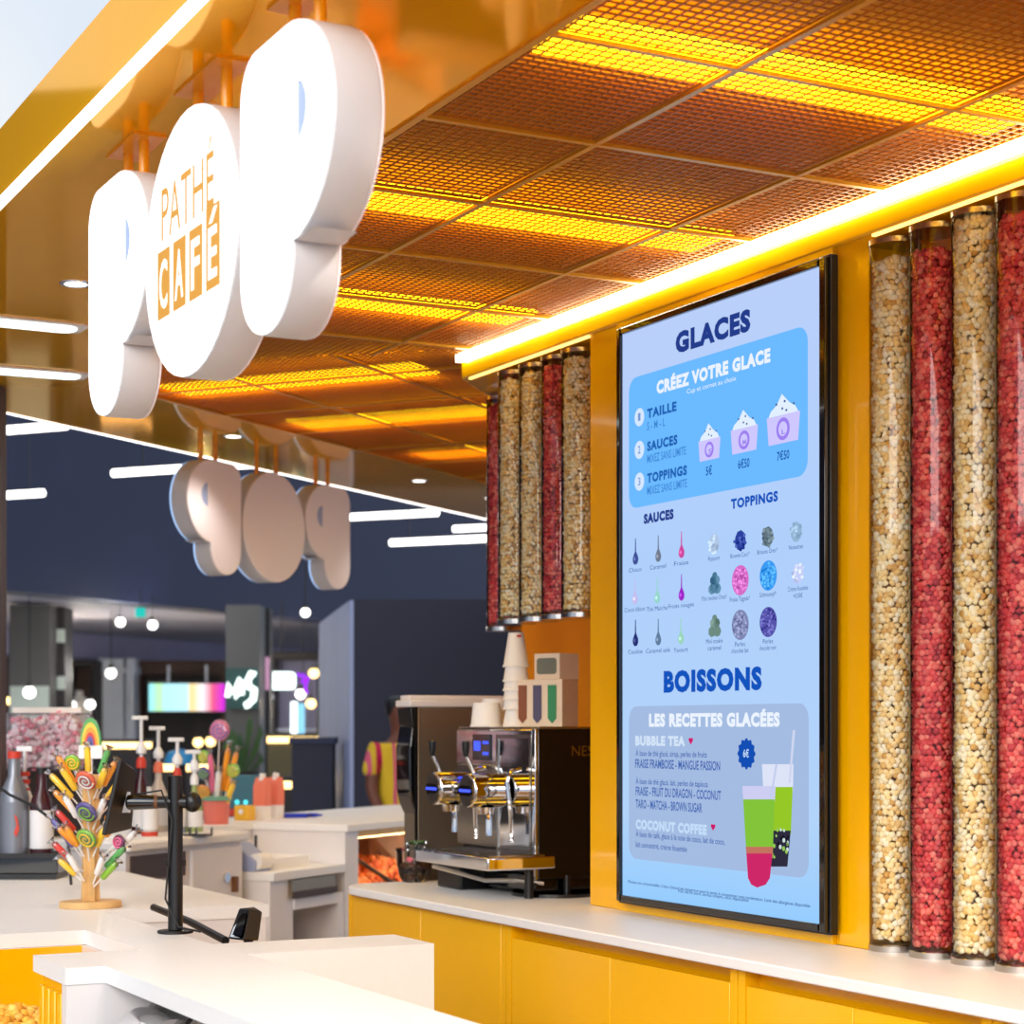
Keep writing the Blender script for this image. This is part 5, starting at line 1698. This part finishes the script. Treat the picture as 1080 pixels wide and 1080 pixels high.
def upright(name, px0, px1, Y, z0, z1, m, depth, lab, cat):
    a, b = at(px0, 700, Y), at(px1, 700, Y)
    t = thing(name, lab, cat, ((a.x + b.x) / 2, Y, z0), 0)
    w = (b.x - a.x) / 2
    MB().box(-w, w, 0, depth, 0, z1 - z0).build('shaft', m, t)
    return t, w
c1, w = upright('column', 238, 274, 20.5, 0, 2.83, 'column_grey', .5, 'grey square mall column behind the lollipop pot', 'column')
MB().box(-w - .02, w + .02, -.02, .52, 0, .15).build('plinth', 'shop_dark', c1)
c2, w = upright('column', 10, 53, 20.5, 0, 2.83, 'column_grey', .5, 'grey mall column at the left edge with a pale green panel', 'column')
MB().box(-w + .01, w - .01, -.03, 0, .4, 2.28 - .3).build('panel', 'column_green', c2)
c3, w = upright('pillar', 53, 68, 20.8, 0, 2.83, 'shop_dark', .4, 'narrow dark pillar with grey bands at the left', 'pillar')
for z in (2.45, 1.95):
    MB().box(-w - .005, w + .005, -.02, 0, z, z + .14).build('band', 'column_green', c3)
c4, w = upright('pillar', 274, 284, 21, 0, 2.83, 'shop_dark', .3, 'narrow dark pillar right of the grey column', 'pillar')
emis('pink_poster', (226, 170, 206), .8)
MB().box(-w, w, -.02, 0, 1.95, 2.3).build('poster', 'pink_poster', c4)
for px0, px1, lab in ((104, 130, 'wide pale blue shop pilaster below the lavender header'), (133, 142, 'narrow pale blue shop pilaster left of the bright screen')):
    t, w = upright('pilaster', px0, px1, 27.5, 0, 2.52, 'shop_white', .4, lab, 'pilaster')
    MB().box(-w - .03, w + .03, -.03, .43, 2.3, 2.4).build('capital', 'shop_white', t)
t, w = upright('pilaster', 274, 285, 24, 0, 1.95, 'shop_white', .2, 'short pale pilaster under the pink poster', 'pilaster')
MB().box(-w - .02, w + .02, -.02, .22, 1.9, 1.95).build('capital', 'shop_white', t)

# shop fronts
sh = thing('storefront', 'brown shop front with a dark opening around the bright screen', 'shop front', (at(195, 700, 27.8).x, 27.8, 0), 0)
MB().box(-.68, -.62, 0, .4, 0, 2.5).build('post', 'shop_brown', sh)
MB().box(.5, .6, 0, .4, 0, 2.5).build('post', 'shop_brown', sh)
MB().box(-.62, .5, 0, .4, 2.30, 2.5).build('lintel', 'shop_brown', sh)
MB().box(-.62, .5, .35, .4, 0, 2.30).build('inner_wall', 'shop_dark', sh)
MB().box(-.66, .66, -.4, 0, 0, 1.0).build('counter', 'shop_dark', sh)
def dark_bay(px0, px1, Y, z1, lab, m='shop_brown'):
    a, b = at(px0, 700, Y), at(px1, 700, Y)
    w = (b.x - a.x) / 2
    t = thing('shop_bay', lab, 'shop bay', ((a.x + b.x) / 2, Y, 0), 0)
    MB().box(-w, w, .5, .55, 0, z1).build('back_wall', m, t)
    MB().box(-w, -w + .05, 0, .5, 0, z1).build('side_wall', 'shop_dark', t)
    MB().box(w - .05, w, 0, .5, 0, z1).build('side_wall', 'shop_dark', t)
    MB().box(-w, w, 0, .5, z1, z1 + .1).build('lintel', 'shop_dark', t)
    for z in (.6, 1.1, 1.5):
        MB().box(-w + .05, w - .05, .2, .5, z, z + .03).build('shelf', 'shop_white', t)
    return t
dark_bay(69, 100, 27, 2.38, 'brown shop bay with shelves behind the rainbow lollipop')
dark_bay(285, 338, 25, 2.42, 'violet-lit shop bay right of the white sign board', 'lavender')
mq = thing('mannequin', 'pale dress mannequin in the brown shop bay at the left', 'mannequin', (at(84, 700, 26.8).x, 26.8, 0), 0)
MB().lathe([(0, .6), (.22, .62), (.17, 1.2), (.1, 1.5), (.16, 1.75), (.15, 1.9), (.05, 1.98), (.045, 2.05), (0, 2.05)], 18).build('dress_form', 'paper_cup', mq)
MB().cyl((0, 0, 0), (0, 0, .62), .02, n=8).build('stand', 'black', mq)
# bright shop screen
def img_mat(name, stops, st):
    m = bpy.data.materials.new(name); m.use_nodes = True
    nt = m.node_tree; nt.nodes.clear()
    tc = nt.nodes.new('ShaderNodeTexCoord'); s = nt.nodes.new('ShaderNodeSeparateXYZ'); r = nt.nodes.new('ShaderNodeValToRGB')
    while len(r.color_ramp.elements) < len(stops): r.color_ramp.elements.new(.5)
    for i, (q, c) in enumerate(stops):
        r.color_ramp.elements[i].position = q; r.color_ramp.elements[i].color = lin(c) + (1,)
    e = nt.nodes.new('ShaderNodeEmission'); e.inputs['Strength'].default_value = st
    o = nt.nodes.new('ShaderNodeOutputMaterial')
    nt.links.new(tc.outputs['Generated'], s.inputs[0]); nt.links.new(s.outputs['X'], r.inputs['Fac'])
    nt.links.new(r.outputs['Color'], e.inputs['Color']); nt.links.new(e.outputs[0], o.inputs[0])
    MATS[name] = m
img_mat('shop_screen', [(0, (150, 236, 250)), (.14, (190, 244, 170)), (.22, (180, 240, 250)), (.5, (190, 240, 255)), (.56, (250, 214, 130)), (.7, (250, 240, 246)), (.84, (226, 90, 130)), (1, (206, 40, 220))], 1.3)
a, b = at(157, 750, 26.5), at(237, 721, 26.5)
tv = thing('shop_screen', 'bright cyan and pink advertising screen in the far shop', 'screen', ((a.x + b.x) / 2, 26.5, a.z), 0)
w, h = (b.x - a.x) / 2, b.z - a.z
MB().box(-w - .02, w + .02, .01, .08, -.02, h + .02).build('housing', 'black', tv)
MB().box(-w, w, 0, .0099, 0, h).build('display', 'shop_screen', tv)
for x in (-w * .5, w * .5):
    MB().cyl((x, .05, h + .02), (x, .05, h + .25), .02, n=8).build('mount', 'shop_white', tv)
# neon sign
emis('neon_white', (240, 255, 250), 2.5); emis('neon_purple', (150, 30, 230), 2.0); mat('neon_board', (16, 70, 66), .5)
ns = thing('neon_sign', 'glowing white script sign on a dark teal board', 'sign', at(255, 727, 20.3), 0)
MB().box(-.17, .17, .01, .05, -.2, .22).build('board', 'neon_board', ns)
MB().tube([(-.15, 0, -.08), (-.13, 0, .06), (-.10, 0, -.04), (-.07, 0, .03), (-.05, 0, -.09), (-.02, 0, -.02)], .028, 8).build('script_stroke', 'neon_white', ns)
MB().tube([(-.05, 0, .03), (-.02, 0, .11), (.01, 0, .06), (-.0, 0, -.06)], .026, 8).build('script_stroke', 'neon_white', ns)
MB().tube([(.14, 0, .15), (.10, 0, .17), (.06, 0, .08), (.08, 0, .02), (.13, 0, .0), (.12, 0, -.1), (.06, 0, -.16), (.03, 0, -.17)], .034, 8).build('script_stroke', 'neon_white', ns)
wb = thing('light_sign', 'white rounded light sign with a disc left of the purple neon', 'sign', at(297, 718, 22), 0)
MB().prism(rrect(-.155, .155, -.1, .1, .05), -.04, .04, 'y').build('board', 'neon_white', wb)
MB().cyl((-.2, -.04, -.15), (-.2, .04, -.15), .085, n=20).build('disc', 'neon_white', wb)
MB().cyl((0, 0, .1), (0, 0, .9), .01, n=6).build('hanger', 'black', wb)
pn = thing('neon_figure', 'purple neon squiggle beside the white light sign', 'sign', at(320, 719, 22), 0)
MB().tube([(-.06, 0, .1), (-.03, 0, .05), (.0, 0, .09), (.02, 0, .03), (-.03, 0, .0), (.03, 0, -.01), (.06, 0, .05)], .016, 8).build('neon_tube', 'neon_purple', pn)
MB().tube([(.03, 0, -.01), (.02, 0, -.08), (.05, 0, -.12), (.0, 0, -.11)], .016, 8).build('neon_tube', 'neon_purple', pn)
MB().cyl((0, 0, .1), (0, 0, .8), .008, n=6).build('hanger', 'black', pn)
# lit panel and counters
def lit_counter(px0, px1, py, Y, lab, m='shop_dark'):
    a, b = at(px0, py, Y), at(px1, py, Y)
    w = (b.x - a.x) / 2
    t = thing('lit_counter', lab, 'counter', ((a.x + b.x) / 2, Y, 0), 0)
    MB().box(-w, w, 0, .5, 0, a.z - .06).build('front', m, t)
    MB().box(-w, w, -.02, .5, a.z - .06, a.z).build('light_edge', 'lamp_warm', t)
    MB().box(-w - .02, w + .02, -.03, .52, a.z, a.z + .03).build('top_slab', m, t)
mat('olive', (96, 84, 44), .5)
lit_counter(107, 150, 783, 19, 'dark shop counter with a glowing edge behind the tablet')
lit_counter(282, 342, 777, 19, 'olive shop counter with a glowing edge before the violet bay', 'olive')
lit_counter(165, 216, 806, 17, 'low dark counter with a glowing edge behind the pump bottles')
lit_counter(296, 320, 824, 16, 'small dark stand with a glowing edge behind the drink cartons')
lp = thing('lightbox', 'upright white and blue light panel in the violet bay', 'light panel', at(313, 776, 23), 0)
emis('panel_blue', (150, 220, 250), 1.2)
MB().box(-.07, .0, 0, .05, 0, .40).build('white_panel', 'neon_white', lp)
MB().box(.012, .09, 0, .05, 0, .38).build('blue_panel', 'panel_blue', lp)
MB().box(-.08, .1, -.02, .07, -at(313, 776, 23).z, 0).build('stand', 'shop_dark', lp)
nb = thing('kiosk_block', 'navy kiosk block in front of the pale wall end', 'kiosk', (at(345, 700, 15.6).x - .1, 15.4, 0), 0)
MB().box(-.16, .16, 0, .3, 0, 1.42).build('body', 'navy_dark', nb)
MB().box(-.18, .18, -.02, .32, 1.42, 1.47).build('top_slab', 'navy', nb)
dome = thing('blue_dome', 'blue rounded display hood behind the pump bottles', 'display', at(190, 806, 16), 0)
mat('hood_blue', (60, 150, 200), .3)
MB().lathe([(.13, 0), (.13, .03), (.1, .1), (0, .13)], 20).build('hood', 'hood_blue', dome)
MB().cyl((0, 0, -at(190, 806, 16).z), (0, 0, 0), .05, n=12).build('stand', 'shop_dark', dome)
pl = thing('potted_plant', 'leafy green plant behind the neon sign column', 'plant', (at(258, 790, 20).x, 19.9, 0), 0)
MB().lathe([(0, 0), (.13, 0), (.17, 1.1), (.14, 1.1), (0, 1.05)], 16).build('planter', 'shop_dark', pl)
for i in range(12):
    a = i * 2.4
    b = Vector((math.cos(a) * .18, math.sin(a) * .1, 1.2 + .035 * i))
    MB().add([(0, 0, 1.05), b + Vector((.03, .02, .0)), b * 1.0 + Vector((0, 0, .1)), b + Vector((-.03, -.02, 0))], [(0, 1, 2, 3)]).build('leaf', 'leaf_green', pl)

# slim post at the left edge
pst = at(0, 600, 8.1)
struct(MB().box(-.1, .014, -.05, .05, 0, ZC - .001).build('trim_8', 'dark_brown', None, (pst.x, pst.y, 0), 0), 'dark brown kiosk post at the left photo edge')

# ---- person behind the rear counter
hx = at(421, 747, 13.4)
def skin_mesh(nodes, edges, mname, sub=2):
    """connected joints with radii grown into one continuous surface"""
    me = bpy.data.meshes.new('figure')
    me.from_pydata([n[0] for n in nodes], edges, [])
    ob = bpy.data.objects.new('figure', me)
    COL.objects.link(ob)
    sk = ob.modifiers.new('skin', 'SKIN'); sk.use_smooth_shade = True
    for i, n in enumerate(nodes):
        r = n[1]
        me.skin_vertices[0].data[i].radius = r if hasattr(r, '__len__') else (r, r)
    me.skin_vertices[0].data[0].use_root = True
    ss = ob.modifiers.new('sub', 'SUBSURF'); ss.levels = ss.render_levels = sub
    dg = bpy.context.evaluated_depsgraph_get(); dg.update()
    out = bpy.data.meshes.new_from_object(ob.evaluated_get(dg))
    bpy.data.objects.remove(ob)
    out.materials.clear(); out.materials.append(MATS[mname])
    return out
per = thing('person', 'person with black hair in a yellow and pink striped top behind the drinks machine', 'person', (hx.x, hx.y, 0), .5)
J = [((0, 0, .95), (.15, .11)), ((0, 0, 1.12), (.14, .1)), ((0, 0, 1.32), (.16, .1)), ((0, 0, 1.44), (.10, .07)), ((0, 0, 1.50), .055), ((0, 0, 1.56), .065), ((0, -.01, 1.66), (.082, .098)), ((0, 0, 1.74), .06),
     ((.17, 0, 1.40), .06), ((.22, -.02, 1.13), .045), ((.20, -.14, .95), .034), ((.19, -.2, .90), .03), ((-.17, 0, 1.40), .06), ((-.22, -.02, 1.13), .045), ((-.20, -.14, .95), .034), ((-.19, -.2, .90), .03),
     ((.09, 0, .88), .09), ((.1, 0, .48), .06), ((.1, 0.01, .09), .04), ((.1, -.14, .04), .035), ((-.09, 0, .88), .09), ((-.1, 0, .48), .06), ((-.1, 0.01, .09), .04), ((-.1, -.14, .04), .035)]
E = [(0, 1), (1, 2), (2, 3), (3, 4), (4, 5), (5, 6), (6, 7), (2, 8), (8, 9), (9, 10), (10, 11), (2, 12), (12, 13), (13, 14), (14, 15), (0, 16), (16, 17), (17, 18), (18, 19), (0, 20), (20, 21), (21, 22), (22, 23)]
link('body', skin_mesh(J, E, 'skin_brown'), per)
# striped top
m = bpy.data.materials.new('striped_top'); m.use_nodes = True
nt = m.node_tree; p_ = nt.nodes['Principled BSDF']; p_.inputs['Roughness'].default_value = .8
tc = nt.nodes.new('ShaderNodeTexCoord'); s = nt.nodes.new('ShaderNodeSeparateXYZ'); mm = nt.nodes.new('ShaderNodeMath'); mm.operation = 'MULTIPLY'; mm.inputs[1].default_value = 6.0
fr = nt.nodes.new('ShaderNodeMath'); fr.operation = 'FRACT'; r = nt.nodes.new('ShaderNodeValToRGB'); r.color_ramp.interpolation = 'CONSTANT'
for i, (q, c) in enumerate(((0, (226, 190, 40)), (.45, (214, 90, 120)), (.6, (220, 180, 40)), (.78, (190, 20, 70)))):
    if i > 1: r.color_ramp.elements.new(q)
    r.color_ramp.elements[i].position = q; r.color_ramp.elements[i].color = lin(c) + (1,)
nt.links.new(tc.outputs['Object'], s.inputs[0]); nt.links.new(s.outputs['X'], mm.inputs[0]); nt.links.new(mm.outputs[0], fr.inputs[0]); nt.links.new(fr.outputs[0], r.inputs['Fac']); nt.links.new(r.outputs['Color'], p_.inputs['Base Color'])
MATS['striped_top'] = m
JT = [((0, 0, .82), (.19, .14)), ((0, 0, 1.1), (.165, .12)), ((0, 0, 1.32), (.185, .12)), ((0, 0, 1.42), (.11, .085)), ((.18, 0, 1.395), .075), ((.225, -.01, 1.2), .065), ((-.18, 0, 1.395), .075), ((-.225, -.01, 1.2), .065)]
link('striped_top', skin_mesh(JT, [(0, 1), (1, 2), (2, 3), (2, 4), (4, 5), (2, 6), (6, 7)], 'striped_top'), per)
JH = [((0, .03, 1.60), (.085, .08)), ((0, .025, 1.70), (.098, .1)), ((0, .01, 1.77), (.08, .085))]
link('hair', skin_mesh(JH, [(0, 1), (1, 2)], 'hair_black'), per)
fc = MB()
for x in (-.032, .032):
    fc.ell((x, -.088, 1.665), (.012, .008, .007), 8, 6)
fc.build('eyes', 'paper_cup', per)
MB().ell((0, -.105, 1.635), (.014, .016, .022), 10, 6).build('nose', 'skin_brown', per)
MB().ell((0, -.094, 1.596), (.026, .008, .008), 10, 6).build('mouth', 'tape_red', per)
